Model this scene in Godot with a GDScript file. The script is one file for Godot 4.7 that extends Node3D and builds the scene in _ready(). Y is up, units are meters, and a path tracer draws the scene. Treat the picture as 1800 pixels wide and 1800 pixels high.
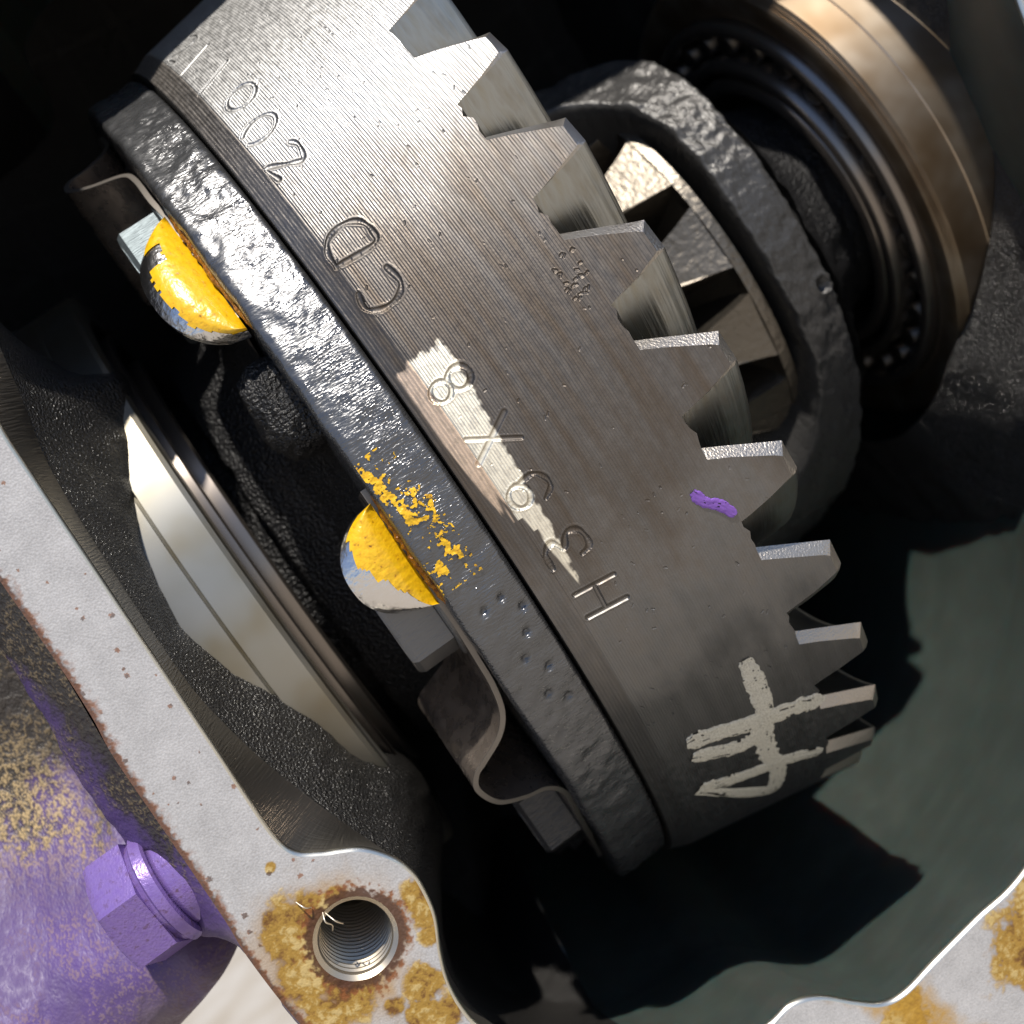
extends Node3D
# A differential seen through the open back of its axle housing.
# X runs along the axle, Z points out of the housing, Y is up. Shapes are worked out with the ring gear's radius as 1; S turns that into metres.

const S := 0.1
const FLARE := 0.1967            # the gear's outer face is a cone: radius 1 + FLARE * x
const TEETH := 35
const PITCH := TAU / 35.0
const ROOT_X := 0.274
const TIP_X := 0.385
const PHASE := 0.4932            # angle of the leading tip corner of one tooth
const U0 := -1.2                # angles that the gear's textures cover
const U1 := 1.25
const V0 := -0.045
const V1 := 0.395

var M := {}
var nz := FastNoiseLite.new()
var rng := RandomNumberGenerator.new()

# ---------------------------------------------------------------- helpers

func num(called: String) -> String:
	if not has_node(NodePath(called)):
		return called
	var k := 1
	while has_node(NodePath("%s_%03d" % [called, k])):
		k += 1
	return "%s_%03d" % [called, k]

func thing(called: String, label: String, category: String, at := Vector3.ZERO, group := "") -> Node3D:
	var o := Node3D.new()
	o.name = num(called)
	add_child(o)
	o.position = at * S
	o.set_meta("label", label)
	o.set_meta("category", category)
	if group != "":
		o.set_meta("group", group)
	return o

func origin_of(n: Node) -> Vector3:
	var p := Vector3.ZERO
	while n is Node3D and n != self:
		p += n.position
		n = n.get_parent()
	return p

func tool() -> SurfaceTool:
	var st := SurfaceTool.new()
	st.begin(Mesh.PRIMITIVE_TRIANGLES)
	return st

func build(st: SurfaceTool, called: String, mat: Material, parent: Node) -> MeshInstance3D:
	# vertices are laid in scene coordinates (metres); they are moved to the parent's origin here
	st.generate_normals()
	st.index()
	var arr := st.commit_to_arrays()
	var off := origin_of(parent)
	var v: PackedVector3Array = arr[Mesh.ARRAY_VERTEX]
	if off != Vector3.ZERO:
		for i in v.size():
			v[i] -= off
		arr[Mesh.ARRAY_VERTEX] = v
	var me := ArrayMesh.new()
	me.add_surface_from_arrays(Mesh.PRIMITIVE_TRIANGLES, arr)
	var o := MeshInstance3D.new()
	o.name = called
	o.mesh = me
	o.material_override = mat
	parent.add_child(o, true)
	if parent != self:
		var k := 0
		for c in parent.get_children():
			if c != o and str(c.name).trim_suffix("_%03d" % k).begins_with(called) and str(c.name).length() in [called.length(), called.length() + 4]:
				k += 1
		o.name = called if k == 0 else "%s_%03d" % [called, k]
	return o

func vtx(st: SurfaceTool, p: Vector3, uv: Vector2, sg: int) -> void:
	st.set_smooth_group(sg)
	st.set_uv(uv)
	st.add_vertex(p * S)

func tri(st: SurfaceTool, a: Vector3, b: Vector3, c: Vector3, sg := -1, ua := Vector2.ZERO, ub := Vector2.ZERO, uc := Vector2.ZERO) -> void:
	vtx(st, a, ua, sg); vtx(st, b, ub, sg); vtx(st, c, uc, sg)

func quad(st: SurfaceTool, a: Vector3, b: Vector3, c: Vector3, d: Vector3, sg := -1) -> void:
	tri(st, a, b, c, sg); tri(st, a, c, d, sg)

# rows of points; uv by a callable of the point or by row and column
func grid(st: SurfaceTool, rows: Array, flip := false, sg := 0, uvm := 0) -> void:
	for i in rows.size() - 1:
		var r0: PackedVector3Array = rows[i]
		var r1: PackedVector3Array = rows[i + 1]
		for j in r0.size() - 1:
			var p := [r0[j], r0[j + 1], r1[j + 1], r1[j]]
			var u := [Vector2.ZERO, Vector2.ZERO, Vector2.ZERO, Vector2.ZERO]
			if uvm > 0:
				for k in 4:
					u[k] = cone_uv(p[k]) if uvm == 1 else (skin_uv(p[k]) if uvm == 2 else Vector2((j + [0, 1, 1, 0][k]) * 0.11, (i + [0, 0, 1, 1][k]) * 0.045))
			if flip:
				tri(st, p[0], p[2], p[1], sg, u[0], u[2], u[1]); tri(st, p[0], p[3], p[2], sg, u[0], u[3], u[2])
			else:
				tri(st, p[0], p[1], p[2], sg, u[0], u[1], u[2]); tri(st, p[0], p[2], p[3], sg, u[0], u[2], u[3])

func polar(x: float, r: float, a: float) -> Vector3:
	return Vector3(x, r * sin(a), r * cos(a))

# a profile of (x, r) turned round the X axis; each span of the profile has its own smooth group unless soft
func lathe(st: SurfaceTool, prof: Array, a0 := -PI, a1 := PI, n := 96, soft := false, flip := false, base := 0) -> void:
	for i in prof.size() - 1:
		var rows := []
		for k in 2:
			var row := PackedVector3Array()
			var q: Vector2 = prof[i + k]
			for j in n + 1:
				row.append(polar(q.x, q.y, lerpf(a0, a1, float(j) / n)))
			rows.append(row)
		grid(st, rows, flip, base if soft else base + i)

# the same round any axis through c: (along, radius)
func lathe_on(st: SurfaceTool, c: Vector3, ax: Vector3, prof: Array, n := 48, soft := false, flip := false, base := 0, a0 := 0.0, a1 := TAU) -> void:
	var u := ax.cross(Vector3.UP if absf(ax.y) < 0.9 else Vector3.RIGHT).normalized()
	var w := ax.cross(u).normalized()
	for i in prof.size() - 1:
		var rows := []
		for k in 2:
			var row := PackedVector3Array()
			var q: Vector2 = prof[i + k]
			for j in n + 1:
				var a := lerpf(a0, a1, float(j) / n)
				row.append(c + ax * q.x + (u * cos(a) + w * sin(a)) * q.y)
			rows.append(row)
		grid(st, rows, flip, base if soft else base + i)

func catmull(pts: Array, per := 6, closed := false) -> Array:
	var out := []
	var n := pts.size()
	var last := n if closed else n - 1
	for i in last:
		var p0 = pts[(i - 1 + n) % n] if closed or i > 0 else pts[i]
		var p1 = pts[i]
		var p2 = pts[(i + 1) % n]
		var p3 = pts[(i + 2) % n] if closed or i + 2 < n else pts[(i + 1) % n]
		for k in per:
			var t := float(k) / per
			out.append(0.5 * ((2.0 * p1) + (p2 - p0) * t + (2.0 * p0 - 5.0 * p1 + 4.0 * p2 - p3) * t * t + (3.0 * p1 - p0 - 3.0 * p2 + p3) * t * t * t))
	if not closed:
		out.append(pts[n - 1])
	return out

func noise(seed_: int, freq: float, oct := 4, type := FastNoiseLite.TYPE_SIMPLEX_SMOOTH) -> FastNoiseLite:
	var n := FastNoiseLite.new()
	n.seed = seed_
	n.noise_type = type
	n.frequency = freq
	n.fractal_type = FastNoiseLite.FRACTAL_FBM if oct > 1 else FastNoiseLite.FRACTAL_NONE
	n.fractal_octaves = oct
	return n

func noise_bytes(n: FastNoiseLite, w: int, h: int, w2 := 0, h2 := 0) -> PackedByteArray:
	var im := n.get_image(w, h, false, false, true)
	im.convert(Image.FORMAT_L8)
	if w2 > 0:
		im.resize(w2, h2, Image.INTERPOLATE_CUBIC)
	return im.get_data()

func noise_tex(n: FastNoiseLite, size: int, stretch := Vector2i.ONE) -> ImageTexture:
	var im := n.get_seamless_image(size / stretch.x, size / stretch.y, false, false, 0.15, true)
	im.convert(Image.FORMAT_L8)
	if stretch != Vector2i.ONE:
		im.resize(size, size, Image.INTERPOLATE_CUBIC)
	return ImageTexture.create_from_image(im)

func ramp_tex(n: FastNoiseLite, size: int, stops: Array, stretch := Vector2i.ONE) -> ImageTexture:
	# a noise picture read through a list of [place, Color]
	var im := n.get_seamless_image(size / stretch.x, size / stretch.y, false, false, 0.15, true)
	im.convert(Image.FORMAT_L8)
	if stretch != Vector2i.ONE:
		im.resize(size, size, Image.INTERPOLATE_CUBIC)
	var g := Gradient.new()
	g.offsets = PackedFloat32Array(stops.map(func(s): return s[0]))
	g.colors = PackedColorArray(stops.map(func(s): return s[1]))
	var lut := PackedByteArray()
	for i in 256:
		var c := g.sample(i / 255.0)
		lut.append_array(PackedByteArray([int(c.r * 255), int(c.g * 255), int(c.b * 255)]))
	var d := im.get_data()
	var o := PackedByteArray()
	o.resize(d.size() * 3)
	for i in d.size():
		var k := d[i] * 3
		o[i * 3] = lut[k]; o[i * 3 + 1] = lut[k + 1]; o[i * 3 + 2] = lut[k + 2]
	return ImageTexture.create_from_image(Image.create_from_data(size, size, false, Image.FORMAT_RGB8, o))

func lin(r: float, g: float, b: float) -> Color:
	return Color(r, g, b).linear_to_srgb()

func mat(called: String, color: Color, metal: float, rough: float, spec := 0.5) -> StandardMaterial3D:
	var m := StandardMaterial3D.new()
	m.resource_name = called
	m.albedo_color = color
	m.metallic = metal
	m.roughness = rough
	m.metallic_specular = spec
	m.cull_mode = BaseMaterial3D.CULL_DISABLED
	M[called] = m
	return m

func tri_map(m: StandardMaterial3D, scale: float) -> void:
	m.uv1_triplanar = true
	m.uv1_world_triplanar = true
	m.uv1_scale = Vector3.ONE * scale

func bump(m: StandardMaterial3D, t: Texture2D, cm: float) -> void:
	m.heightmap_enabled = true
	m.heightmap_texture = t
	m.heightmap_scale = cm

# ---------------------------------------------------------------- the picture's frame, light and air

func stage() -> void:
	var cam := Camera3D.new()
	cam.name = "camera"
	var right := Vector3(0.81129853, -0.55949688, 0.16958167)
	var up := Vector3(0.56952654, 0.82186839, -0.01311019)
	var back := Vector3(-0.1320387, 0.10721753, 0.98542893)
	cam.transform = Transform3D(Basis(right, up, back).orthonormalized(), Vector3(-0.23183386, 0.08981204, 2.7205226) * S)
	cam.fov = 45.88
	cam.near = 0.01
	cam.far = 60.0
	var lens := CameraAttributesPhysical.new()
	lens.frustum_focal_length = 6.0
	lens.exposure_aperture = 3.0
	lens.frustum_focus_distance = 0.176
	cam.attributes = lens
	cam.fov = 45.88
	add_child(cam)
	cam.current = true

	var sky := ProceduralSkyMaterial.new()
	sky.sky_top_color = Color(0.44, 0.55, 0.74)
	sky.sky_horizon_color = Color(0.76, 0.82, 0.88)
	sky.sky_curve = 0.16
	sky.ground_bottom_color = Color(0.22, 0.20, 0.18)
	sky.ground_horizon_color = Color(0.62, 0.62, 0.60)
	sky.sky_energy_multiplier = 1.0
	var env := Environment.new()
	env.background_mode = Environment.BG_SKY
	env.sky = Sky.new()
	env.sky.sky_material = sky
	env.tonemap_mode = Environment.TONE_MAPPER_LINEAR
	env.tonemap_exposure = 1.2
	env.sdfgi_enabled = true
	env.ssao_enabled = true
	env.ssil_enabled = true
	var we := WorldEnvironment.new()
	we.name = "world_environment"
	we.environment = env
	add_child(we)

	var sun := DirectionalLight3D.new()
	sun.name = "sun"
	sun.light_energy = 1.6
	sun.light_color = Color(1.0, 0.97, 0.925)
	sun.light_angular_distance = 1.0
	sun.shadow_enabled = true
	var toward := Vector3(0.10, 0.875, 0.46).normalized()
	sun.basis = Basis.looking_at(-toward, Vector3.RIGHT)
	add_child(sun)

# ---------------------------------------------------------------- materials

func materials() -> void:
	var m: StandardMaterial3D
	var fine := noise_tex(noise(3, 0.06, 4), 512)
	var lumps := noise_tex(noise(7, 0.035, 5), 512)
	var cells := noise_tex(noise(9, 0.05, 2, FastNoiseLite.TYPE_CELLULAR), 512)
	var scratch := noise_tex(noise(11, 0.09, 4), 512, Vector2i(16, 1))
	var smudge := noise_tex(noise(13, 0.012, 4), 512)

	m = mat("flank_steel", lin(0.47, 0.48, 0.475), 1.0, 0.33)
	m.albedo_texture = ramp_tex(noise(21, 0.02, 5), 512, [[0.0, Color(0.8, 0.77, 0.72)], [0.5, Color(0.9, 0.9, 0.89)], [1.0, Color(0.86, 0.83, 0.77)]])
	bump(m, noise_tex(noise(22, 0.08, 4), 512, Vector2i(1, 16)), 0.006)

	m = mat("tooth_edge", lin(0.44, 0.405, 0.36), 1.0, 0.38)
	tri_map(m, 110.0)
	bump(m, lumps, 0.008)

	m = mat("black_casting", lin(0.135, 0.137, 0.142), 0.75, 0.24)
	m.roughness_texture = smudge
	m.roughness = 0.56
	tri_map(m, 60.0)
	m.uv1_scale = Vector3(34, 120, 120)
	bump(m, lumps, 0.0115)

	m = mat("end_casting", lin(0.055, 0.054, 0.053), 0.3, 0.32)
	tri_map(m, 70.0)
	m.uv1_scale = Vector3(120, 40, 40)
	bump(m, lumps, 0.016)

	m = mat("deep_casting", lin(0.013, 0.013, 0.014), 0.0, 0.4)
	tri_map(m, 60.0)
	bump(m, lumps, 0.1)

	m = mat("yellow_paint", lin(0.74, 0.44, 0.006), 0.0, 0.34)
	m.albedo_texture = ramp_tex(noise(35, 0.02, 5), 512, [[0.0, Color(0.3, 0.22, 0.14)], [0.12, Color(0.65, 0.55, 0.45)], [0.22, Color(0.94, 0.9, 0.86)], [0.6, Color(1, 1, 1)], [1.0, Color(0.97, 0.95, 0.9)]])
	m.clearcoat_enabled = true
	m.clearcoat = 0.4
	m.clearcoat_roughness = 0.15
	tri_map(m, 80.0)
	bump(m, smudge, 0.02)

	m = mat("amber_paint", lin(0.45, 0.20, 0.012), 0.0, 0.28)
	m.albedo_texture = ramp_tex(noise(23, 0.03, 4), 256, [[0.0, Color(0.45, 0.3, 0.1)], [0.5, Color(0.9, 0.8, 0.6)], [1.0, Color(1, 1, 1)]])
	tri_map(m, 90.0)
	bump(m, lumps, 0.08)

	m = mat("tab_metal", lin(0.74, 0.72, 0.70), 1.0, 0.24)
	tri_map(m, 90.0)
	bump(m, smudge, 0.02)

	m = mat("bolt_zinc", lin(0.14, 0.165, 0.178), 1.0, 0.55)
	tri_map(m, 70.0)
	bump(m, scratch, 0.01)

	m = mat("bolt_grey", lin(0.17, 0.17, 0.17), 0.6, 0.45)
	tri_map(m, 70.0)
	bump(m, scratch, 0.008)

	m = mat("plate_steel", lin(0.38, 0.32, 0.275), 0.9, 0.34)
	m.roughness_texture = smudge
	m.roughness = 0.55
	tri_map(m, 40.0)
	bump(m, fine, 0.004)

	m = mat("plate_edge", lin(0.24, 0.22, 0.20), 0.9, 0.42)

	m = mat("bolt_shaded", lin(0.06, 0.06, 0.062), 0.6, 0.36)  # darker copy of the grey bolt: shade at the low end painted in
	tri_map(m, 70.0)
	bump(m, scratch, 0.01)

	m = mat("gap_shade_steel", lin(0.10, 0.093, 0.083), 0.9, 0.42)  # gap floor darkened: shadow of the tooth above put into the colour

	m = mat("machined_lip", lin(0.30, 0.28, 0.25), 1.0, 0.42)
	tri_map(m, 45.0)
	bump(m, scratch, 0.012)

	m = mat("edge_metal", lin(0.75, 0.72, 0.62), 1.0, 0.3)

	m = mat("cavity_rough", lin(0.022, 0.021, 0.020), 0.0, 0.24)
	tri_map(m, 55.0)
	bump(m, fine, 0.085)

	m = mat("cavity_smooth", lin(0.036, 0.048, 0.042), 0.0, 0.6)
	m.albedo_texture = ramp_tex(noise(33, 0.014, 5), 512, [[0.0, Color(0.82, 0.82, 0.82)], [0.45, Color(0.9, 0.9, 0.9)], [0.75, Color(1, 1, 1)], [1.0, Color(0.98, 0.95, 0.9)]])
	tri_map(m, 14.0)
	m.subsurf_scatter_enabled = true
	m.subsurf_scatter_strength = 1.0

	m = mat("race_steel", lin(0.41, 0.405, 0.385), 1.0, 0.42)
	m.albedo_texture = ramp_tex(noise(25, 0.010, 3), 256, [[0.0, Color(0.86, 0.80, 0.68)], [0.5, Color(0.95, 0.94, 0.91)], [1.0, Color(1, 1, 1)]])
	tri_map(m, 18.0)

	m = mat("brown_race", lin(0.52, 0.455, 0.38), 1.0, 0.45)
	tri_map(m, 20.0)
	m.albedo_texture = ramp_tex(noise(27, 0.012, 3), 256, [[0.0, Color(0.7, 0.62, 0.52)], [1.0, Color(1, 1, 1)]])

	m = mat("roller_steel", lin(0.09, 0.082, 0.073), 0.9, 0.36)
	m = mat("dark_race", lin(0.24, 0.21, 0.185), 0.9, 0.27)
	m = mat("side_gear_steel", lin(0.17, 0.152, 0.128), 1.0, 0.42)
	tri_map(m, 70.0)
	bump(m, smudge, 0.02)

	m = mat("white_paint", lin(0.80, 0.77, 0.66), 0.0, 0.42)
	m.albedo_texture = ramp_tex(noise(37, 0.04, 4), 512, [[0.0, Color(0.55, 0.52, 0.47)], [0.4, Color(0.88, 0.87, 0.85)], [1.0, Color(1, 1, 1)]])
	tri_map(m, 120.0)
	bump(m, scratch, 0.02)
	m = mat("violet_ink", lin(0.22, 0.10, 0.45), 0.2, 0.5)

	m = mat("violet_bolt", lin(0.205, 0.135, 0.37), 0.25, 0.32)
	m.albedo_texture = ramp_tex(noise(29, 0.02, 5), 512, [[0.0, Color(0.9, 0.85, 0.95)], [0.55, Color(1, 1, 1)], [0.72, Color(0.97, 0.95, 0.95)], [0.8, Color(0.8, 0.75, 0.7)], [1.0, Color(0.9, 0.82, 0.6)]])
	tri_map(m, 60.0)
	bump(m, fine, 0.007)

	m = mat("thread_steel", lin(0.48, 0.42, 0.33), 0.9, 0.38)
	m = mat("rust", lin(0.20, 0.075, 0.02), 0.0, 0.7)
	tri_map(m, 90.0)
	bump(m, lumps, 0.1)

	m = mat("shaving", lin(0.6, 0.52, 0.4), 0.8, 0.35)

	m = mat("ground", lin(0.40, 0.37, 0.325), 0.0, 0.9)
	m.albedo_texture = ramp_tex(noise(31, 0.01, 5), 512, [[0.0, Color(0.88, 0.85, 0.8)], [1.0, Color(1, 1, 1)]])
	tri_map(m, 3.0)

# the turned face of the ring gear: grooves, stamped characters, and the stains and tones on it
func gear_face_material() -> void:
	var w := 2048
	var h := 512
	var streak := noise_bytes(noise(41, 0.12, 3), 256, h, w, h)
	var grain := noise_bytes(noise(42, 0.25, 2), w, h)
	var hgt := PackedFloat32Array()
	hgt.resize(w * h)
	for j in h:
		var x := V0 + (V1 - V0) * (j + 0.5) / h
		var period := 0.0044 if x > -0.002 else 0.0052
		var gr := sin(x / period * TAU) * (0.026 if x > -0.002 else 0.016)
		if absf(x) < 0.0016:
			gr -= 0.10
		var base := j * w
		for i in w:
			hgt[base + i] = 0.6 + gr + (streak[base + i] - 128) * 0.00022 + (grain[base + i] - 128) * 0.00010
	# stamped characters as strokes in (x, degrees)
	var strokes := [
		[[0.062, 57.9], [0.068, 56.6], [0.058, 55.7], [0.03, 56.3], [0.008, 57.2], [0.009, 55.2]],
		[[0.004, 51.4], [0.069, 52.4]], [[0.004, 46.0], [0.069, 47.05]],
		arc(0.0455, 41.0, 0.027, 1.35, 0, 360), arc(0.033, 36.0, 0.031, 1.3, -150, 150),
		[[0.056, 32.4], [0.063, 31.6], [0.058, 30.2], [0.05, 30.0], [0.03, 30.8], [0.003, 31.8], [0.008, 30.0]],
		[[-0.004, 19.7], [0.058, 19.2], [0.068, 20.2], [0.062, 21.6], [0.04, 22.4], [0.012, 22.2], [-0.002, 21.2], [-0.004, 19.7]],
		[[-0.002, 16.6], [-0.006, 15.2], [0.012, 14.3], [0.04, 14.3], [0.056, 15.2], [0.053, 16.9]],
		arc(0.012, 5.85, 0.0155, 0.85, 0, 360), arc(0.044, 5.95, 0.017, 0.95, 0, 360),
		[[0.002, 1.5], [0.069, -0.9]], [[0.069, 1.6], [-0.002, -0.75]],
		arc(0.0205, -4.9, 0.0155, 0.98, 0, 360), [[0.03, -4.0], [0.053, -3.85], [0.066, -4.7], [0.065, -5.6], [0.05, -6.2]],
		[[0.004, -11.7], [0.006, -10.3], [0.022, -9.7], [0.034, -10.6], [0.048, -9.6], [0.066, -10.0], [0.068, -11.5], [0.052, -11.9]],
		[[0.010, -14.8], [0.075, -15.0]], [[0.010, -17.3], [0.074, -17.5]], [[0.042, -14.95], [0.04, -17.4]],
	]
	var r0 := RandomNumberGenerator.new()
	r0.seed = 12
	for s0 in strokes:
		var s: Array = s0
		if s0.size() > 3 and s0.size() < 15:
			s = catmull(s0.map(func(q): return Vector2(q[0], q[1])), 5).map(func(q): return [q.x, q.y])
		var hit := r0.randf_range(0.32, 0.56)
		var thick := r0.randf_range(0.0034, 0.0046)
		for k in s.size() - 1:
			stamp(hgt, w, h, s[k], s[k + 1], thick * (1.0 + 0.25 * sin(k * 0.9)), hit * (1.0 + 0.3 * sin(k * 0.7 + hit * 30.0)))
	# small dents
	var r2 := RandomNumberGenerator.new()
	r2.seed = 5
	for k in 300:
		var x := r2.randf_range(0.0, 0.38)
		var a := r2.randf_range(-60.0, 60.0)
		var q := [x + r2.randf_range(-0.004, 0.004), a + r2.randf_range(-0.3, 0.3)]
		stamp(hgt, w, h, [x, a], q, 0.0014, r2.randf_range(0.04, 0.2))
	for k in 26:                                            # the faint dot-like marks near the teeth
		var x := r2.randf_range(0.235, 0.275)
		var a := r2.randf_range(5.5, 9.5)
		stamp(hgt, w, h, [x, a], [x + 0.004, a + r2.randf_range(-0.2, 0.2)], 0.0018, 0.3)
	var bytes := PackedByteArray()
	bytes.resize(w * h)
	for i in w * h:
		bytes[i] = int(clampf(hgt[i], 0.0, 1.0) * 255.0)
	var height := ImageTexture.create_from_image(Image.create_from_data(w, h, false, Image.FORMAT_L8, bytes))

	# colour: grey steel, darker towards the bottom, a brown film of burnt oil over the middle, a cream patch under the second row of characters
	var w2 := 2048
	var h2 := 512
	var n1 := noise_bytes(noise(51, 0.006, 5), w2, h2)
	var n2 := noise_bytes(noise(52, 0.025, 4), 256, h2, w2, h2)
	var n3 := noise_bytes(noise(53, 0.055, 4), w2, h2)
	var col := PackedByteArray()
	col.resize(w2 * h2 * 3)
	var rgh := PackedByteArray()
	rgh.resize(w2 * h2)
	for j in h2:
		var x := V0 + (V1 - V0) * (j + 0.5) / h2
		for i in w2:
			var a := rad_to_deg(U0 + (U1 - U0) * (i + 0.5) / w2)
			var k := j * w2 + i
			var f1 := n1[k] / 255.0
			var f2 := n2[k] / 255.0
			var f3 := n3[k] / 255.0
			var film := smoothstep(38.0, 14.0, a + (f1 - 0.5) * 10.0 + (x - 0.15) * 20.0) * smoothstep(-40.0, -4.0, a + (f1 - 0.5) * 14.0)
			film = clampf(film * (0.85 + 0.3 * (f2 - 0.4)), 0.0, 1.0)
			if x < 0.0:
				film = maxf(film, 0.7)
			var g := 0.36 + (f2 - 0.5) * 0.08 + (f3 - 0.5) * 0.06
			var c := Vector3(g, g, g * 0.99).lerp(Vector3(0.097, 0.078, 0.061) * (0.75 + 0.5 * f2), film)
			var low := smoothstep(-12.0, -34.0, a + (f1 - 0.5) * 14.0)
			c = c.lerp(Vector3(0.068, 0.069, 0.069) * (0.85 + 0.3 * f2), low * 0.9)
			var ro := 0.46 + 0.04 * film + (f3 - 0.5) * 0.2
			# the cream patch, paler than the steel around it
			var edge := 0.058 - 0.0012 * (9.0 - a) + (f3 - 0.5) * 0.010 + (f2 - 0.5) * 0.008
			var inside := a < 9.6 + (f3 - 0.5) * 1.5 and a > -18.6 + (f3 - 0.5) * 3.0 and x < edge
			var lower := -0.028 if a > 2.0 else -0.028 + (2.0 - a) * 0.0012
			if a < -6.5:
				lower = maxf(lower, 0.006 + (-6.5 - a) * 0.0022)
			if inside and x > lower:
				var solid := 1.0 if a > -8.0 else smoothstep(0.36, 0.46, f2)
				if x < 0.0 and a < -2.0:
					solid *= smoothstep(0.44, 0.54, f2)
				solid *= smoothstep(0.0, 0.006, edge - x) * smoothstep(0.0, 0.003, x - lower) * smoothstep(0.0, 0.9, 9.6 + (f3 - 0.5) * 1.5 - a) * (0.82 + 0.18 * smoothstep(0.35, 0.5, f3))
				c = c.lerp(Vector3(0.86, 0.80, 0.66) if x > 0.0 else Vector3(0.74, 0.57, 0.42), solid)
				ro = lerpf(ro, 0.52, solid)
			c = Vector3(clampf(c.x, 0, 1), clampf(c.y, 0, 1), clampf(c.z, 0, 1))
			var sc := Color(c.x, c.y, c.z).linear_to_srgb()
			col[k * 3] = int(sc.r * 255); col[k * 3 + 1] = int(sc.g * 255); col[k * 3 + 2] = int(sc.b * 255)
			rgh[k] = int(clampf(ro, 0.05, 1.0) * 255)
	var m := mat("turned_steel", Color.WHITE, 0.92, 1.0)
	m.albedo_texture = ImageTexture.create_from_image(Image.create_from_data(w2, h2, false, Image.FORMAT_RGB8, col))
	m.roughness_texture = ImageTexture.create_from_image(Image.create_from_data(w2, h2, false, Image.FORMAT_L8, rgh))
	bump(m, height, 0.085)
	m.anisotropy_enabled = true
	m.anisotropy = 0.45

func arc(cx: float, ca: float, rx: float, ra: float, d0: float, d1: float) -> Array:
	var out := []
	for k in 19:
		var t := deg_to_rad(lerpf(d0, d1, k / 18.0))
		out.append([cx + rx * cos(t), ca + ra * sin(t)])
	return out

func stamp(hgt: PackedFloat32Array, w: int, h: int, p: Array, q: Array, half := 0.0042, depth := 0.5) -> void:
	var a := Vector2(deg_to_rad(p[1]), p[0])
	var b := Vector2(deg_to_rad(q[1]), q[0])
	var pad := half * 2.4
	var i0 := int((minf(a.x, b.x) - pad - U0) / (U1 - U0) * w)
	var i1 := int((maxf(a.x, b.x) + pad - U0) / (U1 - U0) * w) + 1
	var j0 := int((minf(a.y, b.y) - pad - V0) / (V1 - V0) * h)
	var j1 := int((maxf(a.y, b.y) + pad - V0) / (V1 - V0) * h) + 1
	for j in range(maxi(j0, 0), mini(j1, h)):
		for i in range(maxi(i0, 0), mini(i1, w)):
			var c := Vector2(U0 + (U1 - U0) * (i + 0.5) / w, V0 + (V1 - V0) * (j + 0.5) / h)
			var d := c.distance_to(Geometry2D.get_closest_point_to_segment(c, a, b)) / half
			if d < 1.0:
				var v := 0.6 - depth * (1.0 - d * d * d)
				hgt[j * w + i] = minf(hgt[j * w + i], v)
			elif d < 1.8 and hgt[j * w + i] > 0.5:
				hgt[j * w + i] = maxf(hgt[j * w + i], 0.6 + 0.10 * depth * sin((d - 1.0) / 0.8 * PI))

func cone_uv(p: Vector3) -> Vector2:
	return Vector2((atan2(p.y, p.z) - U0) / (U1 - U0), (p.x - V0) / (V1 - V0))

# ---------------------------------------------------------------- ring gear

func spiral(s: float) -> float:
	return -(0.40 * s - 0.06 * s * s)

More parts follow.
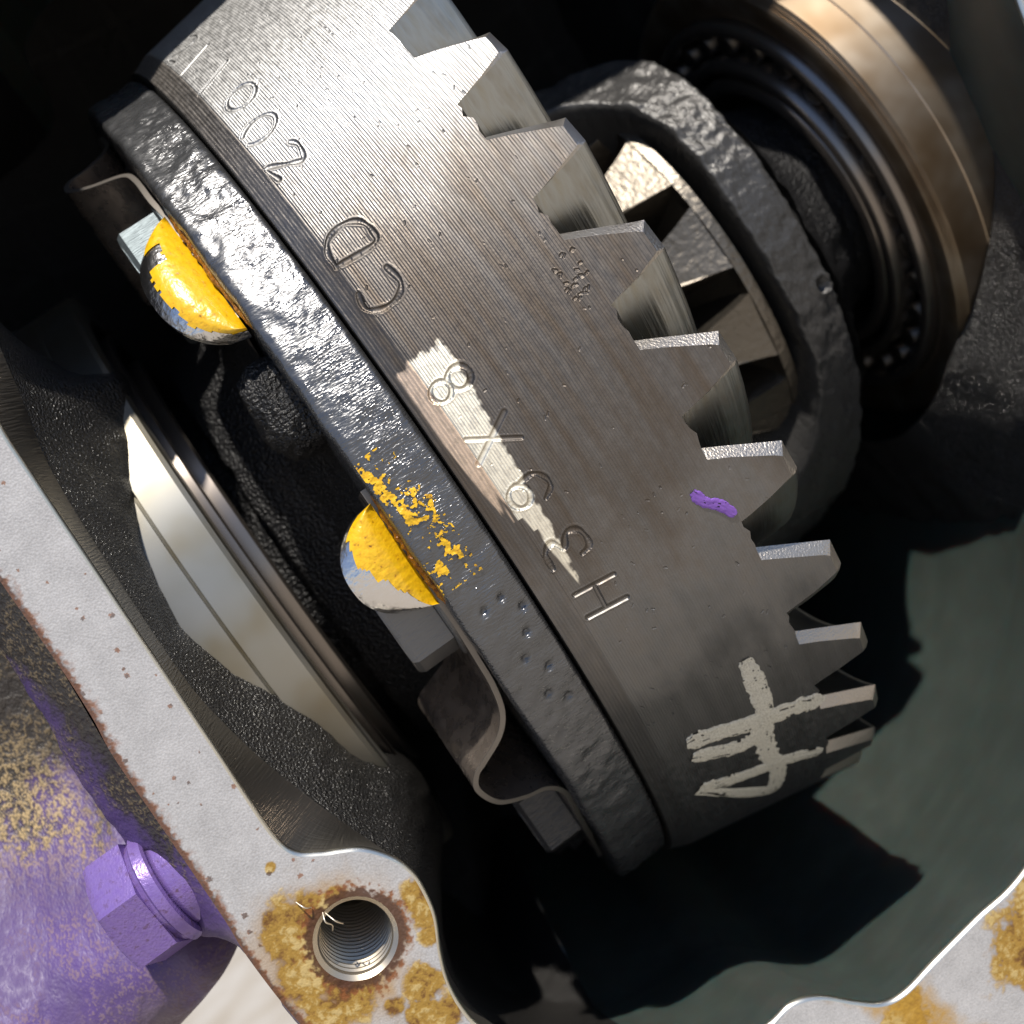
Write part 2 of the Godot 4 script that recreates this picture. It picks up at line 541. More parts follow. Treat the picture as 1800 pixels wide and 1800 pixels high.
func ring_gear() -> void:
	var t := thing("ring_gear", "big steel ring gear with spiral teeth, stamped characters and white paint marks", "gear", Vector3(0, 0, 0))
	var st := tool()
	var n := TEETH * 16
	var fl: FastNoiseLite = noise(61, 30.0, 2)
	# turned cone, its right edge ragged where the cutter broke out between the teeth
	var rows := []
	for k in 7:
		var row := PackedVector3Array()
		for j in n + 1:
			var a := -PI + TAU * j / n
			var x := ROOT_X * k / 6.0
			if k == 6:
				x += ragged(a, fl)
			row.append(polar(x, 1.0 + FLARE * x, a))
		rows.append(row)
	grid(st, rows, false, 0, 1)
	# floor of the tooth gaps, running inwards along the spiral
	var floor_rows := []
	for k in 9:
		var s := k / 8.0
		var row := PackedVector3Array()
		for j in n + 1:
			var a := -PI + TAU * j / n
			var x := ROOT_X + (ragged(a, fl) if k == 0 else 0.0)
			var r := lerpf(1.0 + FLARE * x, 0.70, s)
			row.append(polar(x + s * 0.085, r, a + spiral(s)))
		floor_rows.append(row)
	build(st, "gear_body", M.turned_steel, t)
	st = tool()
	grid(st, floor_rows, false, 20)
	lathe(st, [Vector2(ROOT_X + 0.085, 0.70), Vector2(-0.037, 0.72), Vector2(-0.037, 0.984)], -PI, PI, 120, false, false, 30)
	build(st, "gap_floor", M.gap_shade_steel, t)
	st = tool()
	lathe_uv(st, [Vector2(-0.037, 0.984), Vector2(-0.003, 0.9985), Vector2(0.0, 1.0)], 280)
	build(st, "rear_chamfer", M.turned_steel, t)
	# one tooth mesh, then turned copies of it; the engraved face keeps its own place on the texture, so each is built
	for k in TEETH:
		tooth(t, PHASE - (k - 12) * PITCH, k)
	# paint marks
	var ribs := 0
	for s in [
			[[0.186, -29.6], [0.187, -33.0], [0.185, -37.0], [0.17, -41.0], [0.168, -45.0], [0.178, -49.3], [0.168, -54.0], [0.150, -54.4], [0.03, -45.2]],
			[[0.046, -36.3], [0.09, -36.9], [0.17, -38.4], [0.255, -39.5], [0.272, -40.6]],
			[[0.045, -38.7], [0.12, -40.8], [0.152, -40.6], [0.182, -38.2]],
			[[0.262, -50.4], [0.20, -48.2], [0.13, -47.2], [0.07, -46.0], [0.035, -44.9]]]:
		var pts := []
		for q in s:
			pts.append(Vector2(q[0], q[1]))
		ribbon(t, "paint_mark", catmull(pts, 8), [0.0175, 0.0205, 0.0185, 0.0185][mini(ribs, 3)], 0.0022, M.white_paint, 3 + ribs)
		ribs += 1
	ribbon(t, "marker_stroke", catmull([Vector2(0.232, -12.3), Vector2(0.24, -13.6), Vector2(0.258, -14.6), Vector2(0.27, -16.0)], 8), 0.0085, 0.002, M.violet_ink, 8)

func ragged(a: float, fl: FastNoiseLite) -> float:
	# only inside a gap
	var ph := fposmod(PHASE - a, PITCH)
	if ph > 0.069 and ph < 0.119:
		return 0.006 * fl.get_noise_2d(cos(a) * 4.0, sin(a) * 4.0) * sin((ph - 0.069) / 0.05 * PI) * 2.0 + 0.002
	return 0.0

func lathe_uv(st: SurfaceTool, prof: Array, n: int) -> void:
	for i in prof.size() - 1:
		var rows := []
		for k in 2:
			var row := PackedVector3Array()
			for j in n + 1:
				row.append(polar(prof[i + k].x, prof[i + k].y, -PI + TAU * j / n))
			rows.append(row)
		grid(st, rows, false, 40 + i, 1)

func tooth(parent: Node, a0: float, k: int) -> void:
	# outline on the cone: A upper foot, B and C tip corners, D lower foot
	var st := tool()
	var jit := RandomNumberGenerator.new()
	jit.seed = 100 + k
	var e := 0.0075
	var outer := []          # the full outline at the outer end, as (x, angle)
	outer.append(Vector2(ROOT_X, 0.0553))
	outer.append(Vector2(ROOT_X + 0.03, 0.0405))
	outer.append(Vector2(TIP_X - 0.012, 0.0055))
	outer.append(Vector2(TIP_X, 0.0))
	outer.append(Vector2(TIP_X, -0.0453))
	outer.append(Vector2(TIP_X - 0.008, -0.0495))
	outer.append(Vector2(ROOT_X + 0.055, -0.0600))
	outer.append(Vector2(ROOT_X + 0.02, -0.0655))
	outer.append(Vector2(ROOT_X, -0.0690))
	# face outline, set in along the upper flank and the tip where the edge is broken
	var face := []
	face.append(Vector2(ROOT_X, 0.0553 - 0.0165))
	face.append(Vector2(ROOT_X + 0.03, 0.0405 - 0.0165))
	face.append(Vector2(TIP_X - 0.024, 0.0055 - 0.0135))
	face.append(Vector2(TIP_X - 0.016, 0.0 - 0.0145))
	face.append(Vector2(TIP_X - 0.016, -0.0453))
	face.append(Vector2(TIP_X - 0.019, -0.0475))
	face.append(Vector2(ROOT_X + 0.052, -0.0588))
	face.append(Vector2(ROOT_X + 0.02, -0.0648))
	face.append(Vector2(ROOT_X, -0.0690))
	var drop := [0.017, 0.017, 0.017, 0.016, 0.012, 0.006, 0.002, 0.001, 0.0]
	var fp := PackedVector3Array()
	var op := PackedVector3Array()
	for i in 9:
		var f: Vector2 = face[i] + Vector2(jit.randf_range(-1, 1) * 0.0012, jit.randf_range(-1, 1) * 0.0008) * (1.0 if i > 0 and i < 8 else 0.0)
		fp.append(polar(f.x, 1.0 + FLARE * f.x, a0 + f.y))
		op.append(polar(outer[i].x, 1.0 + FLARE * outer[i].x - drop[i], a0 + outer[i].y))
	# front face, in slices between the upper and the lower side
	var ups := [0, 1, 2, 3]
	var lows := [8, 7, 6, 5]
	for i in 3:
		var g := [PackedVector3Array(), PackedVector3Array()]
		for m in 5:
			for q in 2:
				var v: Vector3 = fp[ups[i + q]].lerp(fp[lows[i + q]], m / 4.0)
				var r := 1.0 + FLARE * v.x
				var an := atan2(v.y, v.z)
				g[q].append(polar(v.x, r, an))
		grid(st, g, true, 1, 1)
	tri_uv(st, fp[3], fp[4], fp[5], 1)
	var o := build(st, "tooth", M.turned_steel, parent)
	st = tool()
	# broken edges
	grid(st, [fp.slice(0, 4), op.slice(0, 4)], false, 2)
	grid(st, [fp.slice(3, 5), op.slice(3, 5)], false, 3)
	grid(st, [fp.slice(4, 9), op.slice(4, 9)], false, 4)
	build(st, "broken_edge", M.tooth_edge, o)
	# flanks and top land run inwards
	st = tool()
	var rows := []
	for j in 11:
		var s := j / 10.0
		var row := PackedVector3Array()
		for i in 9:
			var p: Vector2 = outer[i]
			var up := (p.x - ROOT_X) / (TIP_X - ROOT_X)
			var x := ROOT_X + s * 0.085 + up * lerpf(TIP_X - ROOT_X, 0.062, s)
			if i == 0 or i == 8:
				x -= 0.012 if s > 0.0 else 0.0
			var r0: float = 1.0 + FLARE * p.x - drop[i]
			var wide := p.y * lerpf(1.0, 0.95, s)
			row.append(polar(x, lerpf(r0, 0.705 + 0.03 * up, s), a0 + wide + spiral(s)))
		rows.append(row)
	for pair in [[0, 3, 5], [2, 5, 6], [4, 9, 7]]:
		var part := []
		for row in rows:
			part.append(row.slice(pair[0] if pair[0] != 2 else 3, pair[1] if pair[0] != 0 else 4))
		grid(st, part, false, pair[2], 3)
	var last: PackedVector3Array = rows[10]
	for i in range(1, 8):
		tri(st, last[0], last[i], last[i + 1], -1)
	build(st, "tooth_flank", M.flank_steel, o)

func tri_uv(st: SurfaceTool, a: Vector3, b: Vector3, c: Vector3, sg: int) -> void:
	tri(st, a, b, c, sg, cone_uv(a), cone_uv(b), cone_uv(c))

# a brushed stroke lying on the cone: centre line in (x, degrees)
func ribbon(parent: Node, called: String, line: Array, half: float, thick: float, m: Material, seed_: int) -> void:
	var st := tool()
	var jit := noise(seed_, 0.35, 2)
	var hair := noise(seed_ + 40, 0.9, 2)
	var fine := []
	for i in line.size() - 1:
		for q in 3:
			fine.append(line[i].lerp(line[i + 1], q / 3.0))
	fine.append(line[-1])
	var across := 13
	var rows := []
	for k in across:
		rows.append(PackedVector3Array())
	var n := fine.size()
	for i in n:
		var p := Vector2(fine[i].x, deg_to_rad(fine[i].y))
		var d := Vector2(fine[mini(i + 2, n - 1)].x, deg_to_rad(fine[mini(i + 2, n - 1)].y)) - Vector2(fine[maxi(i - 2, 0)].x, deg_to_rad(fine[maxi(i - 2, 0)].y))
		var side := Vector2(-d.y, d.x).normalized()
		var t := float(i) / (n - 1)
		var w := half * minf(1.0, 0.30 + 1.1 * sqrt(maxf(0.0, sin(PI * clampf(t * 0.97 + 0.015, 0, 1))))) * (1.0 + 0.22 * jit.get_noise_1d(i * 0.35))
		for k in across:
			var f := (k - across / 2) / float(across / 2)
			var q := p + side * w * (f + 0.10 * jit.get_noise_2d(i * 0.6, k * 9.0) * absf(f))
			var lift := thick * (0.55 + 0.45 * hair.get_noise_2d(i * 0.06, k * 1.7)) * (1.0 - 0.6 * f * f) + 0.0012
			if k == 0 or k == across - 1:
				lift = 0.0004
			rows[k].append(polar(q.x, 1.0 + FLARE * q.x + lift, q.y))
	# bristle marks: the stroke runs dry in streaks, most of all towards its end
	for k in across - 1:
		for i in n - 1:
			var t := float(i) / n
			var dry := hair.get_noise_2d(i * 0.05 + 90.0, k * 2.3) + 0.25 * hair.get_noise_2d(i * 0.7, k * 5.0)
			if dry > 0.60 - 0.30 * pow(absf(t - 0.4) * 1.6, 2.0):
				continue
			quad(st, rows[k][i], rows[k][i + 1], rows[k + 1][i + 1], rows[k + 1][i], 0)
	build(st, called, m, parent)

# ---------------------------------------------------------------- differential carrier

func carrier() -> void:
	var t := thing("differential_carrier", "rough black cast carrier with oily rim bolted to the ring gear", "carrier", Vector3(0, 0, 0))
	var big := noise(71, 9.0, 3)
	var mid := noise(72, 30.0, 3)
	var st := tool()
	# rim: front edge rounded, face lumpy
	var n := 760
	var rows := []
	var pits := [[-0.081, -11.7], [-0.077, -15.9], [-0.076, -20.1], [-0.075, -24.2], [-0.113, -11.9], [-0.06, -13.6], [-0.1, -18.0], [-0.1, -22.6]]
	var prof := [Vector2(-0.150, 0.52), Vector2(-0.152, 0.80), Vector2(-0.152, 0.90), Vector2(-0.152, 0.957), Vector2(-0.150, 0.967), Vector2(-0.145, 0.9715)]
	for k in 18:
		prof.append(Vector2(-0.135 + 0.088 * k / 17.0, 0.972))
	prof.append(Vector2(-0.042, 0.968)); prof.append(Vector2(-0.040, 0.958)); prof.append(Vector2(-0.040, 0.70))
	for q in prof:
		var row := PackedVector3Array()
		for j in n + 1:
			var a := lerpf(deg_to_rad(-112), deg_to_rad(112), float(j) / n)
			var amt := clampf((q.y - 0.85) / 0.08, 0.15, 1.0)
			var c := polar(q.x, q.y, a)
			var d := rim_lump(big, mid, c)
			var r: float = q.y + d * amt
			for p in pits:
				var dd := Vector2(q.x - p[0], (a - deg_to_rad(p[1])) * 0.97).length()
				if dd < 0.0085 and q.y > 0.96:
					r -= 0.012 * (1.0 - dd / 0.0085)
			row.append(polar(q.x + d * 0.7 * (1.0 if q.x < -0.13 else 0.1), r, a))
		rows.append(row)
	grid(st, rows, false, 0)
	lathe(st, [Vector2(-0.150, 0.52), Vector2(-0.15, 0.968), Vector2(-0.040, 0.968), Vector2(-0.040, 0.7)], deg_to_rad(111), deg_to_rad(249), 60)
	build(st, "rim", M.black_casting, t)
	# hub towards the left bearing
	st = tool()
	rough_lathe(st, [Vector2(-0.15, 0.74), Vector2(-0.17, 0.66), Vector2(-0.22, 0.56), Vector2(-0.29, 0.50), Vector2(-0.315, 0.48), Vector2(-0.32, 0.40), Vector2(-0.7, 0.40)], 160, 0.012, 77)
	build(st, "hub", M.deep_casting, t)
	# cast bosses that stand between the bolts on the left face
	for b in [[16.5, 0.78, -0.012], [-74.0, 0.78, 0.0], [64.0, 0.78, 0.012]]:
		st = tool()
		blob(st, polar(-0.165, b[1], deg_to_rad(b[0])), Vector3(0.075 + b[2], 0.085, 0.095), 81 + int(b[0]), 0.18)
		build(st, "cast_boss", M.deep_casting, t)
	# drum inside the ring gear, and the end ring beyond the window
	st = tool()
	rough_lathe(st, [Vector2(-0.04, 0.66), Vector2(0.30, 0.64), Vector2(0.40, 0.60), Vector2(0.42, 0.50), Vector2(0.42, 0.15)], 120, 0.01, 83)
	build(st, "drum", M.deep_casting, t)
	# rim of the carrier's window: a band on the case wall, its edges given as (x, radius, degrees)
	var outl := catmull([Vector3(0.40, 0.60, 70.0), Vector3(0.56, 0.58, 65.0), Vector3(0.66, 0.565, 63.0), Vector3(0.735, 0.56, 62.0), Vector3(0.800, 0.56, 57.0), Vector3(0.838, 0.56, 43.0), Vector3(0.834, 0.56, 22.0), Vector3(0.827, 0.56, 1.3), Vector3(0.821, 0.56, -19.0), Vector3(0.808, 0.562, -40.0),
		Vector3(0.782, 0.585, -57.0), Vector3(0.750, 0.61, -78.0), Vector3(0.70, 0.655, -92.0), Vector3(0.60, 0.67, -98.0), Vector3(0.45, 0.67, -100.0)], 12)
	var inl := catmull([Vector3(0.36, 0.60, 61.0), Vector3(0.48, 0.58, 57.0), Vector3(0.57, 0.565, 54.0), Vector3(0.634, 0.56, 50.0), Vector3(0.690, 0.56, 43.0), Vector3(0.722, 0.56, 34.0), Vector3(0.729, 0.56, 20.0), Vector3(0.722, 0.56, 4.0), Vector3(0.721, 0.56, -12.0), Vector3(0.718, 0.56, -27.0),
		Vector3(0.690, 0.56, -40.0), Vector3(0.640, 0.565, -49.0), Vector3(0.570, 0.575, -56.0), Vector3(0.48, 0.60, -61.0), Vector3(0.36, 0.62, -64.0)], 12)
	var rim_rows := []
	var hole_at := polar(0.797, 0.56, deg_to_rad(-13.6))
	var lv := [[0.0, 0.60], [0.0, 0.72], [0.0, 0.84], [0.0, 0.93], [0.02, 0.975], [0.05, 0.995]]
	for k in 31:
		lv.append([0.08 + 0.84 * k / 30.0, 1.0])
	lv += [[0.95, 0.993], [0.98, 0.975], [1.0, 0.94], [1.0, 0.86], [1.0, 0.76], [1.0, 0.62]]
	for q in lv:
		var row := PackedVector3Array()
		for i in outl.size():
			for sub in 4:
				if i == outl.size() - 1 and sub > 0:
					continue
				var t4 := sub / 4.0
				var o1: Vector3 = outl[i].lerp(outl[mini(i + 1, outl.size() - 1)], t4)
				var i1: Vector3 = inl[i].lerp(inl[mini(i + 1, inl.size() - 1)], t4)
				var p: Vector3 = i1.lerp(o1, q[0])
				var x: float = p.x
				if q[0] == 1.0:
					x += (1.0 - q[1]) * 0.12
				elif q[0] == 0.0:
					x += (1.0 - q[1]) * 0.05
				var c := polar(x, p.y * q[1], deg_to_rad(p.z))
				var d := big.get_noise_3dv(c * 1.8) * 0.005 + mid.get_noise_3dv(c * 1.3) * 0.0016
				var hd := c.distance_to(hole_at)
				if q[1] == 1.0 and hd < 0.015:
					d -= 0.06 * (1.0 - pow(hd / 0.015, 4.0))
				elif q[1] == 1.0 and hd < 0.022:
					d += 0.005
				row.append(polar(x + d * 0.8, p.y * q[1] + d, deg_to_rad(p.z)))
		rim_rows.append(row)
	st = tool()
	grid(st, rim_rows, false, 0)
	build(st, "window_rim", M.end_casting, t)
	# right-hand end wall of the case
	st = tool()
	rough_lathe(st, [Vector2(0.86, 0.50), Vector2(0.875, 0.44), Vector2(0.92, 0.38), Vector2(0.96, 0.32)], 120, 0.01, 86)
	build(st, "end_wall", M.deep_casting, t)
	# arms that join the drum to the end ring, above and below the window
	for ang in [150.0, -150.0]:
		st = tool()
		var ar := []
		for k in 13:
			var row := PackedVector3Array()
			var s := k / 12.0
			var x := lerpf(0.30, 0.80, s)
			for j in 15:
				var u := j / 14.0
				var a := deg_to_rad(ang + (u - 0.5) * 120.0)
				var r := lerpf(0.62, 0.515, s) + big.get_noise_2d(x * 20.0, u * 9.0) * 0.02 - 0.10 * pow(absf(u - 0.5) * 2.0, 6.0)
				row.append(polar(x, r, a))
			ar.append(row)
		grid(st, ar, false, 0)
		build(st, "window_arm", M.end_casting, t)
	st = tool()
	rough_lathe(st, [Vector2(0.90, 0.40), Vector2(0.96, 0.33), Vector2(1.03, 0.29), Vector2(1.06, 0.27), Vector2(1.3, 0.26)], 90, 0.008, 85)
	build(st, "journal", M.deep_casting, t)
	# yellow paint dragged over the rim beside the middle bolt: a thin skin that follows the casting and breaks up
	st = tool()
	var wear := noise(141, 85.0, 3)
	var soft := noise(142, 22.0, 2)
	var nx := 56
	var na := 190
	for i in nx:
		for j in na:
			var x0 := lerpf(-0.149, -0.080, float(i) / nx)
			var x1 := lerpf(-0.149, -0.080, float(i + 1) / nx)
			var a0 := lerpf(5.2, -8.6, float(j) / na)
			var a1 := lerpf(5.2, -8.6, float(j + 1) / na)
			var along := (4.6 - a0) / 6.4
			var want := 0.0
			if along > 0.0 and along < 1.05:
				var mid_x := lerpf(-0.146, -0.124, along)
				want = maxf(want, 0.62 - absf(x0 - mid_x) / 0.020)
			want = maxf(want, 0.75 - Vector2((x0 + 0.103) / 0.015, (a0 + 5.7) / 1.15).length() * 0.7)
			want = maxf(want, 0.65 - Vector2((x0 + 0.128) / 0.016, (a0 + 6.3) / 1.3).length() * 0.7)
			var c := polar(x0, 0.972, deg_to_rad(a0))
			if want + 0.85 * wear.get_noise_3dv(c) + 0.5 * soft.get_noise_3dv(c) < 0.30:
				continue
			var p := []
			for q in [[x0, a0], [x0, a1], [x1, a1], [x1, a0]]:
				var cc := polar(q[0], 0.972, deg_to_rad(q[1]))
				var d := rim_lump(big, mid, cc)
				p.append(polar(q[0], 0.972 + d + 0.0022 + 0.0012 * wear.get_noise_3dv(cc * 1.3), deg_to_rad(q[1])))
			quad(st, p[0], p[1], p[2], p[3], 0)
	build(st, "yellow_paint_smear", M.yellow_paint, t)

func rim_lump(big: FastNoiseLite, mid: FastNoiseLite, c: Vector3) -> float:
	return (big.get_noise_3dv(c) * 0.005 + mid.get_noise_3dv(c) * 0.0022) * (0.3 if c.x > -0.05 else 1.0)

func rough_lathe(st: SurfaceTool, prof: Array, n: int, amp: float, seed_: int) -> void:
	var nn := noise(seed_, 12.0, 4)
	var fine := []
	for i in prof.size() - 1:
		for k in 5:
			fine.append(prof[i].lerp(prof[i + 1], k / 5.0))
	fine.append(prof[-1])
	var rows := []
	for q in fine:
		var row := PackedVector3Array()
		for j in n + 1:
			var a := -PI + TAU * j / n
			var c := polar(q.x, q.y, a)
			var d := nn.get_noise_3dv(c) * amp
			row.append(polar(q.x + d, q.y + d, a))
		rows.append(row)
	grid(st, rows, false, 0)

func blob(st: SurfaceTool, c: Vector3, size: Vector3, seed_: int, amp: float) -> void:
	var nn := noise(seed_, 1.4, 4)
	var rows := []
	for i in 25:
		var row := PackedVector3Array()
		var th := PI * i / 24.0
		for j in 37:
			var ph := TAU * (j % 36) / 36.0
			var d := Vector3(cos(th), sin(th) * cos(ph), sin(th) * sin(ph))
			var e := Vector3(signf(d.x) * pow(absf(d.x), 0.7), signf(d.y) * pow(absf(d.y), 0.7), signf(d.z) * pow(absf(d.z), 0.7))
			row.append(c + e * size * (1.0 + amp * nn.get_noise_3dv(d * 1.6)))
		rows.append(row)
	grid(st, rows, false, 0)

func blob_low(st: SurfaceTool, c: Vector3, size: Vector3, r: RandomNumberGenerator) -> void:
	var rows := []
	var k := r.randf_range(0.75, 1.25)
	for i in 5:
		var row := PackedVector3Array()
		var th := PI * i / 4.0
		for j in 7:
			var ph := TAU * (j % 6) / 6.0
			row.append(c + Vector3(cos(th), sin(th) * cos(ph), sin(th) * sin(ph)) * size * (k if j % 2 == 0 else 1.0))
		rows.append(row)
	grid(st, rows, false, 0)

# ---------------------------------------------------------------- side gear inside the carrier

func side_gear() -> void:
	var t := thing("side_gear", "small bronze-toned toothed gear seen inside the carrier window", "gear", Vector3(0.7, 0, 0))
	var st := tool()
	lathe(st, [Vector2(0.61, 0.10), Vector2(0.64, 0.26), Vector2(0.690, 0.455), Vector2(0.693, 0.487), Vector2(0.714, 0.490), Vector2(0.718, 0.48), Vector2(0.722, 0.2)], -PI, PI, 96)
	build(st, "gear_body", M.side_gear_steel, t)
	var count := 15
	for k in count:
		var a := TAU * (k + 0.3) / count
		st = tool()
		# six sections from the big end inwards; the flanks bulge and the edges are rounded off
		var rows := []
		for s in 7:
			var f := s / 6.0
			var xb := lerpf(0.690, 0.645, f)
			var rb := lerpf(0.488, 0.27, f)
			var tall := lerpf(0.150, 0.07, f) * (1.0 if s > 0 else 0.94)
			var wide := lerpf(0.160, 0.18, f) * (1.0 if s > 0 else 0.96)
			var row := PackedVector3Array()
			for j in 13:
				var u := -1.0 + 2.0 * j / 12.0
				var hgt := smoothstep(0.0, 1.0, clampf((1.0 - absf(u)) / 0.52, 0.0, 1.0)) * 0.4 + clampf((1.0 - absf(u)) / 0.52, 0.0, 1.0) * 0.6
				var off := signf(u) * absf(u) * wide
				row.append(polar(xb - tall * hgt + 0.012, rb - 0.36 * tall * hgt, a + off))
			rows.append(row)
		grid(st, rows, false, 0)
		for j in range(1, 12):
			tri(st, rows[0][0], rows[0][j], rows[0][j + 1], 3)
		build(st, "tooth", M.side_gear_steel, t)

# ---------------------------------------------------------------- bolts and locking plates

func hex_bolt(label: String, x: float, r: float, deg: float, spin: float, m: Material, length := 0.075) -> void:
	var c := polar(x, r, deg_to_rad(deg))
	var t := thing("hex_bolt", label, "bolt", c, "bolts on the left face of the carrier rim")
	var st := tool()
	var rad := 0.112
	var rows := []
	var a0 := deg_to_rad(deg + spin)
	var low := []
	var levels := [Vector2(0.0, 1.0), Vector2(-length + 0.010, 1.0), Vector2(-length + 0.002, 0.95), Vector2(-length, 0.86)]
	for q in levels:
		var row := PackedVector3Array()
		for k in 7:
			for f in (3 if k < 6 else 1):
				var k1 := (k + 1) % 6
				var p0 := Vector2(sin(a0 + k * TAU / 6), cos(a0 + k * TAU / 6))
				var p1 := Vector2(sin(a0 + k1 * TAU / 6), cos(a0 + k1 * TAU / 6))
				var p := p0.lerp(p1, f / 3.0)
				if q.y < 0.9:
					p = p.normalized() * 0.866
				var k3: float = q.y if q.y > 0.9 else 0.98
				row.append(c + Vector3(q.x, p.x * rad * k3, p.y * rad * k3))
		rows.append(row)
	for i in 3:
		for k in 6:
			grid(st, [rows[i].slice(k * 3, k * 3 + 4), rows[i + 1].slice(k * 3, k * 3 + 4)], false, k + (10 if i == 1 else (20 if i == 2 else 0)))
	for j in 18:
		tri(st, c + Vector3(-length, 0, 0), rows[3][j], rows[3][j + 1], 40)
	build(st, "bolt_head", m, t)
	st = tool()
	lathe_on(st, c + Vector3(0.014, 0, 0), Vector3(-1, 0, 0), [Vector2(0, 0.0), Vector2(0, 0.118), Vector2(0.010, 0.118), Vector2(0.013, 0.114), Vector2(0.0135, 0.0)], 48)
	build(st, "washer", m, t)

func locking_plate(label: String, pts: Array, r_out: float, tab_deg: float, mirrored: bool) -> void:
	var t := thing("locking_plate", label, "locking plate", polar(-0.16, r_out, deg_to_rad(tab_deg)), "locking plates under the rim bolts")
	var line := catmull(pts.map(func(p): return Vector2(p[0], deg_to_rad(p[1]) * 0.92)), 7)
	var st := tool()
	var th := 0.0046
	var L := []
	var R := []
	for i in line.size():
		var d: Vector2 = (line[mini(i + 1, line.size() - 1)] - line[maxi(i - 1, 0)]).normalized()
		var nrm := Vector2(-d.y, d.x)
		L.append(line[i] + nrm * th)
		R.append(line[i] - nrm * th)
	var sheet := func(line2: Array, rr: float) -> PackedVector3Array:
		var row := PackedVector3Array()
		for p in line2:
			row.append(polar(p.x, rr, p.y / 0.92))
		return row
	var lo := r_out - 0.25
	var rl := []
	var rr2 := []
	for k in 6:
		rl.append(sheet.call(L, lerpf(r_out - 0.002, lo, k / 5.0)))
		rr2.append(sheet.call(R, lerpf(r_out - 0.002, lo, k / 5.0)))
	grid(st, rl, false, 0)
	grid(st, rr2, true, 1)
	build(st, "sheet", M.plate_steel, t)
	st = tool()
	grid(st, [sheet.call(L, r_out - 0.002), sheet.call(L.map(func(p): return p), r_out)], false, 2)
	grid(st, [sheet.call(L, r_out), sheet.call(R, r_out)], false, 3)
	grid(st, [sheet.call(R, r_out), sheet.call(R, r_out - 0.002)], false, 4)
	build(st, "cut_edge", M.plate_edge, t)
	tab(t, tab_deg, mirrored)

# the rounded tongue bent up against the bolt head: yellow where it was painted, bare at its outer end
func tab(t: Node, deg: float, painted_whole: bool) -> void:
	var nn := noise(int(91 + deg), 0.9, 3)
	var wide := deg_to_rad(5.6 if not painted_whole else 8.2)
	var surf := func(s: float, v: float) -> Vector3:
		# s along the base -1..1, v from the fold 0 to the rim 1
		var reach := 0.096 * pow(maxf(0.0, 1.0 - pow(absf(s), 2.3)), 0.55)
		var x := -0.158 - reach * v
		var r := 0.925 + 0.030 * sin(v * PI * 0.72) * (1.0 - 0.5 * s * s) - 0.022 * v * v
		return polar(x, r, deg_to_rad(deg) + wide * s)
	for paint in [false, true]:
		var st := tool()
		var n := 40
		for i in n:
			for j in 20:
				var s0 := -1.0 + 2.0 * i / n
				var s1 := -1.0 + 2.0 * (i + 1) / n
				var v0 := j / 20.0
				var v1 := (j + 1) / 20.0
				var sm := (s0 + s1) * 0.5
				var vm := (v0 + v1) * 0.5
				var lim := 0.58 + 0.10 * nn.get_noise_2d(sm * 3.0, vm * 2.0) + (0.42 * sm if not painted_whole else (-0.16 if sm > 0.30 and sm < 0.62 else 0.20))
				if not painted_whole and sm < -0.55:
					lim = 0.34
				if (vm < lim) != paint:
					continue
				var lift := 0.0022 if paint else 0.0
				var q := [surf.call(s0, v0), surf.call(s1, v0), surf.call(s1, v1), surf.call(s0, v1)]
				for k in 4:
					q[k] += Vector3(-0.3, q[k].y, q[k].z).normalized() * lift
				tri(st, q[0], q[1], q[2], 1); tri(st, q[0], q[2], q[3], 1)
		build(st, "tab_paint" if paint else "tab", M.yellow_paint if paint else M.tab_metal, t)
	# the back of the tongue
	var sb := tool()
	var rows := []
	for j in 9:
		var row := PackedVector3Array()
		for i in 31:
			row.append(surf.call(-1.0 + 2.0 * i / 30.0, j / 8.0) - Vector3(0, 0.010 * sin(deg_to_rad(deg)), 0.010 * cos(deg_to_rad(deg))))
		rows.append(row)
	grid(sb, rows, true, 0)
	var rim0 := PackedVector3Array()
	var rim1 := PackedVector3Array()
	for i in 31:
		var p: Vector3 = surf.call(-1.0 + 2.0 * i / 30.0, 1.0)
		rim0.append(p)
		rim1.append(p - Vector3(0, 0.010 * sin(deg_to_rad(deg)), 0.010 * cos(deg_to_rad(deg))))
	grid(sb, [rim0, rim1], false, 3)
	build(sb, "tab_back", M.tab_metal, t)
	# bead of paint that ran along the fold
	sb = tool()
	var bead := []
	var bn := noise(int(95 + deg), 0.35, 3)
	for i in 49:
		var s := -1.1 + 2.25 * i / 48.0
		var row := PackedVector3Array()
		var c := polar(-0.149, 0.936, deg_to_rad(deg) + wide * s)
		var rad := 0.012 * (1.0 + 0.5 * bn.get_noise_1d(i)) * sqrt(maxf(0.02, 1.0 - pow(absf((s - 0.02) / 1.13), 3.0)))
		for k in 13:
			var ph := TAU * (k % 12) / 12.0
			var out := polar(0.0, 1.0, deg_to_rad(deg) + wide * s)
			row.append(c + Vector3(cos(ph) * rad * 0.75, 0, 0) + out * sin(ph) * rad * (1.0 + 0.3 * bn.get_noise_2d(i, k * 5.0)))
		bead.append(row)
	grid(sb, bead, false, 0)
	build(sb, "paint_bead", M.amber_paint, t)

# ---------------------------------------------------------------- bearings

